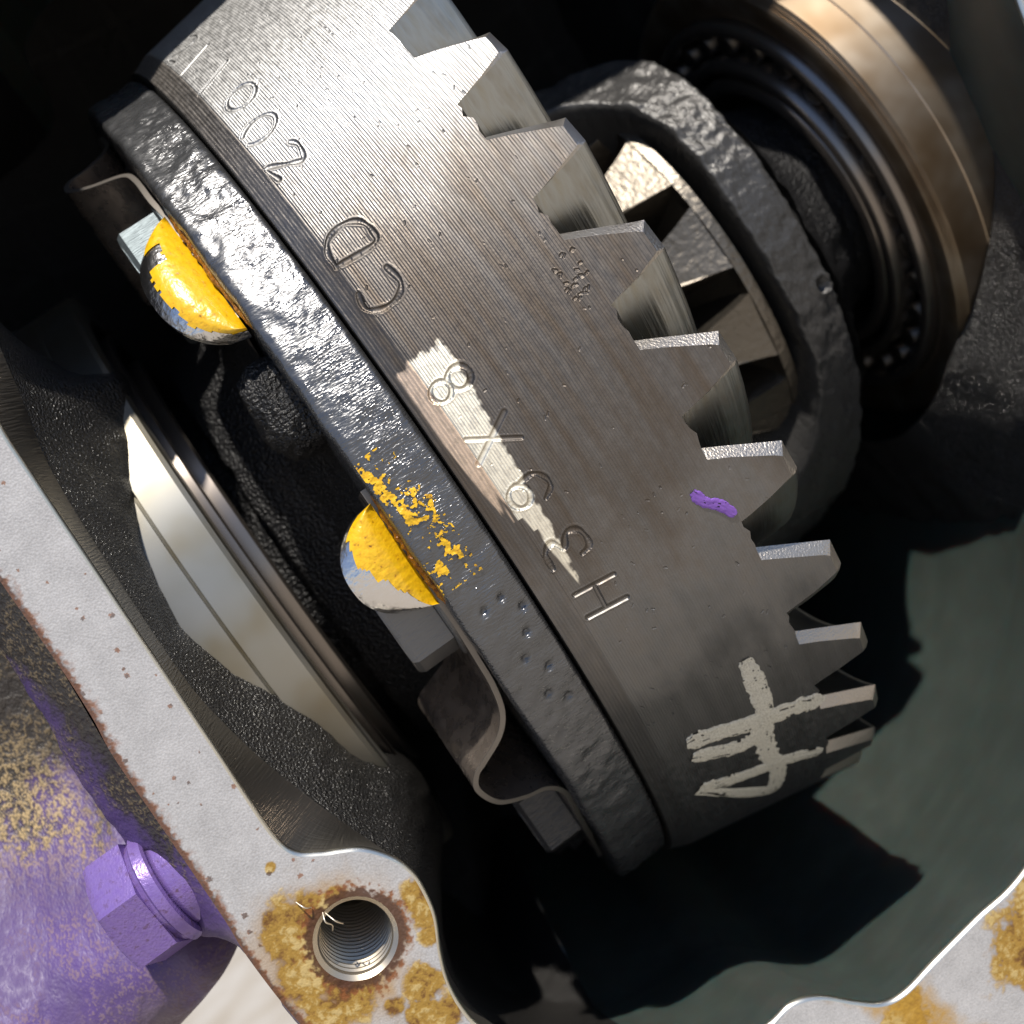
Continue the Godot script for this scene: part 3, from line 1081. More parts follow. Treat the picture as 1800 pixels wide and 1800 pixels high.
func bearings() -> void:
	var t := thing("roller_bearing", "brownish roller bearing at the far right end of the carrier", "bearing", Vector3(1.15, 0, 0), "carrier bearings")
	var st := tool()
	lathe(st, [Vector2(1.11, 0.462), Vector2(1.075, 0.495), Vector2(1.066, 0.51), Vector2(1.062, 0.545), Vector2(1.0655, 0.556)], -PI, PI, 140, true)
	lathe(st, [Vector2(1.0655, 0.556), Vector2(1.070, 0.562), Vector2(1.071, 0.559), Vector2(1.076, 0.567), Vector2(1.077, 0.564), Vector2(1.084, 0.573)], -PI, PI, 140, false, false, 60)
	lathe(st, [Vector2(1.084, 0.573), Vector2(1.150, 0.575), Vector2(1.153, 0.5725), Vector2(1.156, 0.575), Vector2(1.32, 0.577)], -PI, PI, 140, false, false, 20)
	lathe(st, [Vector2(1.11, 0.468), Vector2(1.26, 0.44)], -PI, PI, 140, false, false, 40)
	build(st, "outer_ring", M.brown_race, t)
	st = tool()
	lathe(st, [Vector2(1.10, 0.486), Vector2(1.062, 0.482), Vector2(1.056, 0.474), Vector2(1.056, 0.458), Vector2(1.062, 0.452), Vector2(1.10, 0.450)], -PI, PI, 140, true)
	lathe(st, [Vector2(1.10, 0.396), Vector2(1.058, 0.393), Vector2(1.052, 0.386), Vector2(1.052, 0.372), Vector2(1.058, 0.366), Vector2(1.10, 0.362)], -PI, PI, 140, true, false, 10)
	build(st, "cage", M.dark_race, t)
	st = tool()
	lathe(st, [Vector2(1.14, 0.352), Vector2(1.066, 0.350), Vector2(1.058, 0.342), Vector2(1.056, 0.325), Vector2(1.062, 0.312), Vector2(1.2, 0.30)], -PI, PI, 140, true)
	build(st, "inner_ring", M.dark_race, t)
	for k in 28:
		var a := TAU * k / 28.0
		st = tool()
		var c := polar(1.068, 0.423, a)
		var dir := Vector3(1.0, 0.12 * sin(a), 0.12 * cos(a)).normalized()
		lathe_on(st, c, dir, [Vector2(0.004, 0.0), Vector2(0.002, 0.012), Vector2(0.003, 0.020), Vector2(0.009, 0.026), Vector2(0.12, 0.031)], 18, true, false)
		build(st, "roller", M.roller_steel, t)

	t = thing("roller_bearing", "bright steel bearing ring beside the pale flange at the left", "bearing", Vector3(-0.46, 0, 0), "carrier bearings")
	st = tool()
	lathe(st, [Vector2(-0.66, 0.70), Vector2(-0.4625, 0.702), Vector2(-0.459, 0.6985), Vector2(-0.4555, 0.702), Vector2(-0.392, 0.703)], -PI, PI, 220)
	lathe(st, [Vector2(-0.392, 0.703), Vector2(-0.384, 0.699), Vector2(-0.381, 0.690), Vector2(-0.381, 0.645), Vector2(-0.386, 0.635), Vector2(-0.40, 0.632)], -PI, PI, 220, false, false, 20)
	build(st, "outer_ring", M.race_steel, t)
	st = tool()
	lathe(st, [Vector2(-0.43, 0.632), Vector2(-0.43, 0.60), Vector2(-0.372, 0.598), Vector2(-0.368, 0.592), Vector2(-0.368, 0.575), Vector2(-0.376, 0.57), Vector2(-0.41, 0.568)], -PI, PI, 180)
	build(st, "cage", M.dark_race, t)
	st = tool()
	lathe(st, [Vector2(-0.42, 0.568), Vector2(-0.42, 0.530), Vector2(-0.350, 0.528), Vector2(-0.345, 0.522), Vector2(-0.345, 0.49), Vector2(-0.352, 0.48), Vector2(-0.40, 0.40)], -PI, PI, 180)
	build(st, "inner_ring", M.dark_race, t)

# ---------------------------------------------------------------- axle housing

const NL := 26     # how many of the loop's points belong to the left side
var inner := []
var lipc := []

func housing() -> void:
	var t := thing("axle_housing", "cast axle housing with pale machined cover flange, rust and dark oily cavity", "axle housing", Vector3(0, 0, 0))
	# edge of the opening, in the plane of the flange; starts above the frame, runs down the left side and on round
	var e := [[-0.25, 1.02], [-0.36, 0.88], [-0.455, 0.71], [-0.503, 0.55], [-0.524, 0.416], [-0.529, 0.33], [-0.536, 0.15], [-0.543, -0.037], [-0.547, -0.14], [-0.551, -0.22],
		[-0.553, -0.300], [-0.543, -0.338], [-0.513, -0.362], [-0.488, -0.376], [-0.466, -0.390], [-0.448, -0.409], [-0.430, -0.438], [-0.421, -0.470], [-0.422, -0.502], [-0.432, -0.548],
		[-0.458, -0.600], [-0.474, -0.645], [-0.479, -0.690], [-0.474, -0.730], [-0.448, -0.80], [-0.39, -0.89]]
	var rest := [[-0.28, -0.97], [-0.18, -1.010], [-0.111, -1.018], [-0.063, -1.014], [-0.018, -1.034], [0.023, -1.077], [0.059, -1.110], [0.101, -1.121], [0.169, -1.112],
		[0.27, -1.10], [0.379, -1.088], [0.58, -1.01], [0.82, -0.83], [1.02, -0.50], [1.13, -0.20], [1.176, 0.09], [1.25, 0.35], [1.34, 0.7], [1.30, 1.1], [0.95, 1.42], [0.45, 1.52], [0.1, 1.56], [-0.12, 1.48], [-0.19, 1.25]]
	var lip := [[-0.23, 1.00], [-0.335, 0.86], [-0.43, 0.69], [-0.470, 0.545], [-0.492, 0.449], [-0.520, 0.33], [-0.534, 0.15], [-0.541, -0.04], [-0.532, -0.138], [-0.517, -0.219],
		[-0.498, -0.292], [-0.487, -0.330], [-0.476, -0.365], [-0.467, -0.392], [-0.458, -0.417], [-0.451, -0.438], [-0.444, -0.460], [-0.438, -0.485], [-0.437, -0.512], [-0.445, -0.558],
		[-0.458, -0.612], [-0.477, -0.660], [-0.482, -0.705], [-0.478, -0.750], [-0.455, -0.82], [-0.39, -0.90]]
	# where the saddle meets the bearing ring
	var q := [[-0.70, 1.05, 0.0], [-0.72, 0.86, -0.1], [-0.68, 0.66, -0.1], [-0.43, 0.50, 0.02], [-0.374, 0.455, 0.505], [-0.400, 0.354, 0.590], [-0.455, 0.247, 0.642], [-0.497, 0.143, 0.673], [-0.508, 0.036, 0.687], [-0.490, -0.060, 0.685], [-0.462, -0.131, 0.675], [-0.437, -0.201, 0.658], [-0.426, -0.247, 0.642], [-0.420, -0.280, 0.629], [-0.412, -0.323, 0.607], [-0.395, -0.365, 0.583], [-0.372, -0.404, 0.557], [-0.358, -0.46, 0.50], [-0.36, -0.53, 0.44], [-0.38, -0.60, 0.36], [-0.43, -0.68, 0.28], [-0.48, -0.76, 0.22], [-0.52, -0.83, 0.18], [-0.54, -0.89, 0.15], [-0.52, -0.97, 0.15], [-0.47, -1.06, 0.15]]
	var left := e.map(func(p): return Vector3(p[0], p[1], 0.9))
	var all: Array = left + rest.map(func(p): return Vector3(p[0], p[1], 0.9))
	var per := 8
	var loop := catmull(all, per, true)
	var n := loop.size()
	var ctr := Vector3(0.3, 0.2, 0.0)
	var lip_all := []
	var wall_all := []
	var deep_all := []
	for i in all.size():
		var out: Vector3 = (all[i] - ctr)
		out.z = 0
		out = out.normalized()
		if i < NL:
			lip_all.append(Vector3(lip[i][0], lip[i][1], 0.80))
			wall_all.append(Vector3(q[i][0], q[i][1], q[i][2]))
			deep_all.append(Vector3(minf(q[i][0] - (0.1 if i < 4 else 0.0), -0.36), q[i][1] * 1.05, -0.10 if i > 4 and i < 19 else -0.5))
		else:
			lip_all.append(all[i] + out * 0.004 + Vector3(0, 0, -0.05))
			wall_all.append(all[i] + out * 0.15 + Vector3(0, 0, -0.60))
			deep_all.append(all[i] + out * 0.10 + Vector3(0, 0, -1.8))
	var lips := catmull(lip_all, per, true)
	var walls := catmull(wall_all, per, true)
	var deeps := catmull(deep_all, per, true)
	# flange face: a band round the opening
	var st := tool()
	var outs := []
	for i in n:
		var d: Vector3 = loop[(i + 1) % n] - loop[(i - 1 + n) % n]
		var nrm := Vector3(d.y, -d.x, 0).normalized()
		if nrm.dot(loop[i] - ctr) < 0:
			nrm = -nrm
		outs.append(nrm)
	# outer edge of the flange
	var oe := [[-0.55, 1.10], [-0.60, 0.90], [-0.625, 0.70], [-0.638, 0.50], [-0.646, 0.36], [-0.652, 0.233], [-0.656, 0.091], [-0.662, 0.0], [-0.671, -0.067], [-0.676, -0.20], [-0.682, -0.351], [-0.688, -0.432], [-0.684, -0.555], [-0.66, -0.66], [-0.63, -0.76], [-0.60, -0.88]]
	var ob := catmull(oe.map(func(p): return Vector3(p[0], p[1], 0.9)), 10)
	var nrest := [[-0.50, -1.05], [-0.30, -1.25], [-0.05, -1.38], [0.2, -1.45], [0.5, -1.40], [0.85, -1.2], [1.15, -0.85], [1.33, -0.35], [1.45, 0.1], [1.56, 0.6], [1.52, 1.3], [1.05, 1.65], [0.4, 1.7], [0.0, 1.65], [-0.3, 1.45]]
	var outer: Array = ob + catmull(nrest.map(func(p): return Vector3(p[0], p[1], 0.9)), 10)
	var hole_c := Vector3(-0.547, -0.500, 0.9)
	var hr := 0.064
	var poly := PackedVector2Array()
	for p in outer:
		poly.append(Vector2(p.x, p.y))
	# cut the ring open along a slit far from view (top), and a second slit to the bolt hole
	var ring := PackedVector2Array()
	var start := 0
	var best := 1e9
	for i in n:
		var dd := Vector2(loop[i].x, loop[i].y).distance_to(Vector2(-0.30, 1.22))
		if dd < best:
			best = dd
			start = i
	for p in poly:
		ring.append(p)
	ring.append(Vector2(-0.3005, 1.4502))
	var dirn := 1 if signed_area(poly) * signed_area2(loop) < 0 else -1
	var inset := 0.006
	for k in n + 1:
		var i := posmod(start + k * dirn, n)
		var p: Vector3 = loop[i] + outs[i] * inset
		ring.append(Vector2(p.x, p.y) + (Vector2(0, 0.0006) if k == n else Vector2.ZERO))
	# bolt hole: slit from the outer edge at its nearest point
	var hi := 0
	best = 1e9
	for i in poly.size():
		var dd := poly[i].distance_to(Vector2(hole_c.x, hole_c.y))
		if dd < best:
			best = dd
			hi = i
	var withhole := PackedVector2Array()
	var dir0 := (poly[hi] - Vector2(hole_c.x, hole_c.y)).angle()
	for i in ring.size():
		withhole.append(ring[i])
		if i == hi:
			for k in 65:
				var a := dir0 + TAU * (k / 64.0) * (1.0 if signed_area(poly) < 0 else -1.0) * 0.99995
				withhole.append(Vector2(hole_c.x, hole_c.y) + Vector2.from_angle(a) * hr)
			withhole.append(ring[i] + (ring[i + 1] - ring[i]) * 0.002)
	var idx := Geometry2D.triangulate_polygon(withhole)
	if idx.is_empty():
		print("flange did not triangulate")
	for k in range(0, idx.size(), 3):
		var a3 := withhole[idx[k]]
		var b3 := withhole[idx[k + 1]]
		var c3 := withhole[idx[k + 2]]
		var pts := [Vector3(a3.x, a3.y, 0.9), Vector3(b3.x, b3.y, 0.9), Vector3(c3.x, c3.y, 0.9)]
		if (pts[1] - pts[0]).cross(pts[2] - pts[0]).z > 0:
			pts = [pts[0], pts[2], pts[1]]
		tri(st, pts[0], pts[1], pts[2], 0, flange_uv(pts[0]), flange_uv(pts[1]), flange_uv(pts[2]))
	build(st, "flange_face", flange_material(outer, hole_c), t)
	# broken inner edge that catches the light
	st = tool()
	var r0 := PackedVector3Array()
	var r1 := PackedVector3Array()
	var r2 := PackedVector3Array()
	for k in n + 1:
		var i := k % n
		r0.append(loop[i] + outs[i] * 0.006)
		r1.append(loop[i] + outs[i] * 0.001 + Vector3(0, 0, -0.0025))
		r2.append(loop[i] + Vector3(0, 0, -0.009))
	grid(st, [r0, r1, r2], false, 0)
	build(st, "flange_edge", M.edge_metal, t)
	# machined lip, then the rough cast wall behind it (left), and the smoother wall of the rest
	var span := func(a: Array, b: Array, k0: int, k1: int, steps: int, amp0: float, amp: float, sd: int) -> Array:
		var nn := noise(sd, 14.0, 4)
		var rows := []
		for s in steps + 1:
			var row := PackedVector3Array()
			for k in range(k0, k1 + 1):
				var i := posmod(k, n)
				var p: Vector3 = a[i].lerp(b[i], float(s) / steps)
				var d := nn.get_noise_3dv(p) * lerpf(amp0, amp, minf(1.0, 2.0 * s / steps))
				row.append(p + Vector3(d, d * 0.4, d * 0.8))
			rows.append(row)
		return rows
	var edge_loop := []
	for i in n:
		edge_loop.append(loop[i] + Vector3(0, 0, -0.009))
	var kl := NL * per
	st = tool()
	grid(st, span.call(edge_loop, lips, -per, kl, 6, 0.0, 0.0, 1), false, 0)
	build(st, "machined_lip", M.machined_lip, t)
	st = tool()
	var a1: Array = span.call(lips, walls, -per, kl, 14, 0.0, 0.004, 5)
	grid(st, a1, false, 0)
	grid(st, span.call(walls, deeps, -per, kl, 10, 0.004, 0.0, 5), false, 0)
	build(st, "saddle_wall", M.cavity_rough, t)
	st = tool()
	grid(st, span.call(edge_loop, lips, kl, n - per, 2, 0.0, 0.0, 1), false, 0)
	grid(st, span.call(lips, walls, kl, n - per, 14, 0.0, 0.004, 5), false, 0)
	grid(st, span.call(walls, deeps, kl, n - per, 14, 0.004, 0.0, 5), false, 0)
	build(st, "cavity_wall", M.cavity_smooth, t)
	st = tool()
	var mid := Vector3(0.3, 0.2, -1.35)
	for k in n:
		var p0: Vector3 = deeps[k]
		var p1: Vector3 = deeps[(k + 1) % n]
		quad(st, p0, p1, p1.lerp(mid, 0.5) + Vector3(0, 0, -0.15), p0.lerp(mid, 0.5) + Vector3(0, 0, -0.15), 0)
		tri(st, p0.lerp(mid, 0.5) + Vector3(0, 0, -0.15), p1.lerp(mid, 0.5) + Vector3(0, 0, -0.15), mid, 0)
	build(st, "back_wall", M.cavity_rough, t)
	# seat of the right bearing
	st = tool()
	var sn := noise(8, 10.0, 4)
	var seat := []
	for k in 15:
		var row := PackedVector3Array()
		var r := lerpf(0.578, 1.35, k / 14.0)
		for j in 121:
			var a := -PI + TAU * j / 120.0
			var x := seat_x(a) + 0.05 * k / 14.0 + sn.get_noise_2d(r * cos(a), r * sin(a)) * 0.02 * minf(1.0, k / 2.0)
			row.append(polar(x, r, a))
		seat.append(row)
	grid(st, seat, false, 0)
	build(st, "bearing_seat", M.cavity_rough, t)
	# bolt hole with its thread
	st = tool()
	var prof := [Vector2(0.0, hr), Vector2(0.006, hr - 0.007)]
	var d0 := 0.010
	for k in 20:
		prof.append(Vector2(d0, hr - 0.0085)); prof.append(Vector2(d0 + 0.003, hr - 0.009))
		prof.append(Vector2(d0 + 0.0085, hr + 0.0005)); prof.append(Vector2(d0 + 0.0105, hr + 0.0005))
		d0 += 0.0160
	prof.append(Vector2(d0 + 0.02, hr - 0.008))
	prof.append(Vector2(d0 + 0.02, 0.0))
	lathe_on(st, hole_c, Vector3(0, 0, -1), prof, 72)
	build(st, "threaded_hole", M.thread_steel, t)
	# outer side of the flange: as-cast skin, then the recess and the rounded arm with violet paint on it
	outer_casting(t)

func seat_x(a: float) -> float:
	# how far the casting covers the bearing ring, by angle
	var d := rad_to_deg(a)
	var at := [-180.0, -75.0, -47.0, -40.0, -26.0, -14.0, -8.0, 8.0, 25.0, 180.0]
	var xs := [0.95, 0.97, 1.02, 1.075, 1.155, 1.215, 1.236, 1.26, 1.24, 1.22]
	for k in at.size() - 1:
		if d <= at[k + 1]:
			return lerpf(xs[k], xs[k + 1], (d - at[k]) / (at[k + 1] - at[k]))
	return 1.2

func signed_area(p: PackedVector2Array) -> float:
	var s := 0.0
	for i in p.size():
		s += p[i].cross(p[(i + 1) % p.size()])
	return s

func signed_area2(p: Array) -> float:
	var s := 0.0
	for i in p.size():
		s += Vector2(p[i].x, p[i].y).cross(Vector2(p[(i + 1) % p.size()].x, p[(i + 1) % p.size()].y))
	return s

func flange_uv(p: Vector3) -> Vector2:
	return Vector2((p.x + 0.80) / 1.30, 1.0 - (p.y + 1.45) / 2.0)

func flange_material(outer: Array, hole: Vector3) -> StandardMaterial3D:
	var w := 1024
	var h := 1536
	var n1 := noise_bytes(noise(101, 0.018, 5), w, h)
	var n2 := noise_bytes(noise(102, 0.09, 4), w, h)
	var n3 := noise_bytes(noise(103, 0.3, 2), w, h)
	var edge := []
	for k in range(0, outer.size(), 4):
		edge.append(Vector2(outer[k].x, outer[k].y))
	# ochre crusts: centre, radius, how strong
	var crust := [[-0.615, -0.44, 0.062], [-0.64, -0.50, 0.05], [-0.60, -0.56, 0.05], [-0.645, -0.57, 0.04], [-0.575, -0.425, 0.035], [-0.436, -0.505, 0.030], [-0.442, -0.535, 0.026], [-0.455, -0.565, 0.018],
		[-0.505, -0.62, 0.035], [-0.535, -0.665, 0.04], [-0.50, -0.68, 0.03], [-0.56, -0.62, 0.02], [-0.535, -0.43, 0.02], [0.33, -1.20, 0.09], [0.40, -1.14, 0.06], [0.08, -1.17, 0.05], [0.10, -1.14, 0.03], [-0.585, -0.335, 0.008], [-0.63, -0.40, 0.02]]
	var col := PackedByteArray()
	col.resize(w * h * 3)
	var hb := PackedByteArray()
	hb.resize(w * h)
	var hc := Vector2(hole.x, hole.y)
	var rr := RandomNumberGenerator.new()
	rr.seed = 3
	var specks := []
	for k in 70:
		specks.append(Vector3(rr.randf_range(-0.68, -0.52), rr.randf_range(-0.45, 0.45), rr.randf_range(0.0012, 0.0042)))
	var speck_map := {}
	for s in specks:
		speck_map[Vector2i(int((s.x + 0.8) * 40), int((s.y + 1.2) * 40))] = s
	for j in h:
		var y := -1.45 + 2.0 * (1.0 - (j + 0.5) / h)
		# nearest outer edge in x at this height (left side runs nearly upright)
		var ex := -0.66
		for k in edge.size() - 1:
			if edge[k].y >= y and edge[k + 1].y < y and edge[k].x < -0.5:
				ex = lerpf(edge[k].x, edge[k + 1].x, (edge[k].y - y) / (edge[k].y - edge[k + 1].y))
				break
		for i in w:
			var x := -0.80 + 1.30 * (i + 0.5) / w
			var k := j * w + i
			var f1 := n1[k] / 255.0
			var f2 := n2[k] / 255.0
			var f3 := n3[k] / 255.0
			var g := 0.43 + (f3 - 0.5) * 0.15 + (f1 - 0.5) * 0.10 + (f2 - 0.5) * 0.06
			var r := g
			var gg := g * 0.985
			var b := g * 0.985
			var hh := 0.5 + (f3 - 0.5) * 0.25
			if x < -0.38 or y < -1.0:
				# rust along the outer edge
				var de := x - ex
				var rust := 0.0
				var dark := 0.0
				if de < 0.05 and x < -0.5:
					rust = maxf(smoothstep(0.024 * (f1 * 1.5 - 0.1), 0.0, de + (f2 - 0.5) * 0.016), smoothstep(0.012, 0.005, de + (f2 - 0.5) * 0.012))
					dark = smoothstep(0.009, 0.003, de + (f2 - 0.5) * 0.010) * 0.7
				var dh := Vector2(x, y).distance_to(hc) - 0.064
				var near := Vector2((x + 0.60) * 0.9, (y + 0.50) * 0.75).length()
				var stain := smoothstep(0.125, 0.05, near + (f1 - 0.5) * 0.06) * 0.55 + smoothstep(0.05, 0.0, dh + (f1 - 0.5) * 0.04) * 0.35
				r = lerpf(r, 0.40, clampf(stain, 0, 0.8)); gg = lerpf(gg, 0.25, clampf(stain, 0, 0.8)); b = lerpf(b, 0.10, clampf(stain, 0, 0.8))
				if dh < 0.05:
					rust = maxf(rust, smoothstep(0.024, 0.010, dh + (f2 - 0.5) * 0.035 + (f1 - 0.5) * 0.02))
					if dh < 0.016:
						dark = smoothstep(0.016, 0.008, dh + (f2 - 0.5) * 0.012)
				var sp = speck_map.get(Vector2i(int((x + 0.8) * 40), int((y + 1.2) * 40)))
				if sp != null and Vector2(x, y).distance_to(Vector2(sp.x, sp.y)) < sp.z * (0.6 + f3):
					rust = 0.8
				var oc := 0.0
				for c in crust:
					var dx: float = x - c[0]
					var dy: float = y - c[1]
					var dd := dx * dx + dy * dy
					if dd < c[2] * c[2] * 2.2:
						oc = maxf(oc, 1.0 - sqrt(dd) / c[2] + (f1 - 0.5) * 1.1 + (f2 - 0.5) * 0.3 + 0.12)
				if oc > 0.0:
					var amt := smoothstep(0.0, 0.40, oc + (f3 - 0.5) * 0.1)
					var kk := clampf(0.46 + (f2 - 0.5) * 0.9 + (f1 - 0.5) * 1.7 + (f3 - 0.5) * 0.3, 0.0, 1.0)
					var o := Vector3(0.15, 0.068, 0.016).lerp(Vector3(0.34, 0.20, 0.038), smoothstep(0.0, 0.5, kk)).lerp(Vector3(0.50, 0.37, 0.15), smoothstep(0.6, 1.0, kk))
					if oc < 0.16:
						o = o.lerp(Vector3(0.15, 0.06, 0.018), 0.7)
					r = lerpf(r, o.x, amt); gg = lerpf(gg, o.y, amt); b = lerpf(b, o.z, amt)
					hh += amt * (0.10 + (f2 - 0.5) * 0.5)
				if rust > 0.0:
					var o2 := Vector3(0.22, 0.075, 0.02).lerp(Vector3(0.07, 0.026, 0.012), maxf(dark, smoothstep(0.45, 0.62, f2)))
					r = lerpf(r, o2.x, rust * 0.92); gg = lerpf(gg, o2.y, rust * 0.92); b = lerpf(b, o2.z, rust * 0.92)
					hh += rust * (f2 - 0.4) * 0.6
				# old oil stain over the lower right lug
				if y < -0.95 and x > -0.1 and x < 0.3:
					var oil := smoothstep(0.055, 0.0, absf(x - 0.075 + (y + 1.1) * 0.35) - 0.012 + (f1 - 0.5) * 0.05) * (0.55 + 0.45 * f2)
					r = lerpf(r, 0.42, oil); gg = lerpf(gg, 0.235, oil); b = lerpf(b, 0.03, oil)
			var sc := Color(r, gg, b).linear_to_srgb()
			col[k * 3] = int(clampf(sc.r, 0, 1) * 255); col[k * 3 + 1] = int(clampf(sc.g, 0, 1) * 255); col[k * 3 + 2] = int(clampf(sc.b, 0, 1) * 255)
			hb[k] = int(clampf(hh, 0, 1) * 255)
	var m := mat("flange_metal", Color.WHITE, 0.25, 0.55)
	m.texture_repeat = false
	m.albedo_texture = ImageTexture.create_from_image(Image.create_from_data(w, h, false, Image.FORMAT_RGB8, col))
	bump(m, ImageTexture.create_from_image(Image.create_from_data(w, h, false, Image.FORMAT_L8, hb)), 0.022)
	return m

func outer_casting(t: Node) -> void:
	# a skin swept along the flange's outer edge: rolls over the edge, down to a recess, and up over the arm
	var nn := noise(121, 11.0, 4)
	var fine := noise(122, 55.0, 3)
	var rows := []
	var oe := catmull([Vector2(-0.62, 0.75), Vector2(-0.646, 0.36), Vector2(-0.652, 0.233), Vector2(-0.656, 0.091), Vector2(-0.671, -0.067), Vector2(-0.676, -0.20), Vector2(-0.682, -0.351), Vector2(-0.688, -0.432), Vector2(-0.684, -0.555), Vector2(-0.66, -0.66), Vector2(-0.60, -0.88)], 16)
	# strip that rolls over the edge
	var st := tool()
	var prof := [Vector2(0.0, 0.9), Vector2(-0.004, 0.897), Vector2(-0.02, 0.88), Vector2(-0.045, 0.85), Vector2(-0.07, 0.82), Vector2(-0.084, 0.79), Vector2(-0.088, 0.74), Vector2(-0.085, 0.62), Vector2(-0.08, 0.4), Vector2(-0.05, 0.1)]
	for q in prof:
		var row := PackedVector3Array()
		for p in oe:
			var keep := smoothstep(-0.36, -0.43, p.y)       # below the arm the side drops straight
			var x: float = p.x + q.x * (1.0 - 0.85 * keep)
			var d := nn.get_noise_3d(x, p.y, q.y) * 0.008 + fine.get_noise_3d(x, p.y, q.y) * 0.0025
			if q.x == 0.0:
				d = 0.0
			row.append(Vector3(x + d, p.y, q.y + d * 0.6))
		rows.append(row)
	grid(st, rows, false, 0, 2)
	build(st, "flange_side", skin_material(), t)
	# recess and arm
	st = tool()
	rows = []
	var nx := 120
	var ny := 150
	for i in nx + 1:
		var x := lerpf(-0.70, -1.45, float(i) / nx)
		var y_low := -0.425 - 0.095 * sqrt(clampf((-0.705 - x) / 0.20, 0.0, 1.0)) - 0.05 * clampf((-0.90 - x) / 0.3, 0, 1)
		var row := PackedVector3Array()
		for j in ny + 1:
			var s := float(j) / ny
			var y: float
			var drop := 0.0
			if s < 0.8:
				y = lerpf(0.8, y_low + 0.07, s / 0.8)
			else:
				var q := (s - 0.8) / 0.2
				y = y_low + 0.07 - 0.07 * sin(minf(q * 1.4, 1.0) * PI * 0.5)
				drop = 0.08 * (1.0 - cos(minf(q * 1.4, 1.0) * PI * 0.5)) + maxf(0.0, q - 0.714) * 2.4
			var z := 0.52 + 0.05 * (x + 0.9)
			# the arm swells towards the bottom left
			var lx := x + 0.93
			var ly := y + 0.40
			z += 0.26 * exp(-pow(ly / 0.23, 2.0)) * (1.0 - 0.35 * smoothstep(-0.80, -0.70, x)) * (0.85 + 0.15 * exp(-lx * lx / 0.05))
			z += 0.12 * smoothstep(-0.95, -1.25, x) * smoothstep(0.6, 0.1, y)
			z -= drop
			z -= 0.10 * pow(smoothstep(-0.76, -0.70, x), 2.0) * (1.0 if y < -0.3 else 0.0)
			var d := nn.get_noise_3d(x, y, 0.3) * 0.005 + fine.get_noise_3d(x, y, 0.0) * 0.0022
			row.append(Vector3(x, y, z + d))
		rows.append(row)
	grid(st, rows, false, 0, 2)
	build(st, "cast_arm", M.cast_skin, t)

func skin_uv(p: Vector3) -> Vector2:
	return Vector2((p.x + 1.5) / 0.95, 1.0 - (p.y + 0.75) / 1.6)

# black casting skin with violet paint on the raised parts and sand stuck in the rest
func skin_material() -> StandardMaterial3D:
	if M.has("cast_skin"):
		return M.cast_skin
	var w := 768
	var h := 1024
	var n1 := noise_bytes(noise(131, 0.008, 4), w, h)
	var n2 := noise_bytes(noise(132, 0.08, 4), w, h)
	var n3 := noise_bytes(noise(133, 0.22, 3), w, h)
	var col := PackedByteArray()
	col.resize(w * h * 3)
	var rg := PackedByteArray()
	rg.resize(w * h)
	var hb := PackedByteArray()
	hb.resize(w * h)
	for j in h:
		var y := -0.75 + 1.6 * (1.0 - (j + 0.5) / h)
		for i in w:
			var x := -1.5 + 0.95 * (i + 0.5) / w
			var k := j * w + i
			var f1 := n1[k] / 255.0
			var f2 := n2[k] / 255.0
			var f3 := n3[k] / 255.0
			# violet on the arm below, on the strip beside the flange lower down
			var v := smoothstep(-0.06, -0.20, y + (x + 0.9) * 0.25 + (f1 - 0.5) * 0.30 + (f2 - 0.5) * 0.12)
			if x > -0.765:
				v = smoothstep(-0.70, -0.755, x + (f1 - 0.5) * 0.08 + (f2 - 0.5) * 0.03) * smoothstep(0.25, 0.10, y)
				v = maxf(v, smoothstep(-0.20, -0.30, y + (f2 - 0.5) * 0.1))
			var sand := smoothstep(0.50, 0.62, f3 * 0.5 + f2 * 0.5) * smoothstep(0.35, 0.55, f1)
			var c := Vector3(0.035, 0.030, 0.026)
			c = c.lerp(Vector3(0.092, 0.055, 0.185) * (0.7 + 0.5 * f1), v * 0.92)
			var sandy := Vector3(0.34, 0.25, 0.13) * (0.5 + f3)
			var band := exp(-pow((y + 0.06 + (x + 0.95) * 0.5) / 0.10, 2.0)) * smoothstep(-0.80, -0.86, x)
			c = c.lerp(sandy, clampf(sand * 0.25 + band * smoothstep(0.34, 0.66, f2 * 0.6 + f3 * 0.4) * 0.8, 0.0, 0.9))
			# bare brownish-grey paint low on the arm
			c = c.lerp(Vector3(0.17, 0.135, 0.14), smoothstep(-0.36, -0.50, y + (f1 - 0.5) * 0.14) * 0.75)
			var sc := Color(c.x, c.y, c.z).linear_to_srgb()
			col[k * 3] = int(sc.r * 255); col[k * 3 + 1] = int(sc.g * 255); col[k * 3 + 2] = int(sc.b * 255)
			rg[k] = int(clampf(0.54 + 0.3 * sand + (f2 - 0.5) * 0.3, 0, 1) * 255)
			hb[k] = int(clampf(0.5 + (f2 - 0.5) * 0.6 * (1.0 - 0.75 * v) + (f3 - 0.5) * 0.35 * (1.0 - 0.6 * v), 0, 1) * 255)
	var m := mat("cast_skin", Color.WHITE, 0.0, 1.0, 0.4)
	m.albedo_texture = ImageTexture.create_from_image(Image.create_from_data(w, h, false, Image.FORMAT_RGB8, col))
	m.roughness_texture = ImageTexture.create_from_image(Image.create_from_data(w, h, false, Image.FORMAT_L8, rg))
	bump(m, ImageTexture.create_from_image(Image.create_from_data(w, h, false, Image.FORMAT_L8, hb)), 0.05)
	return m

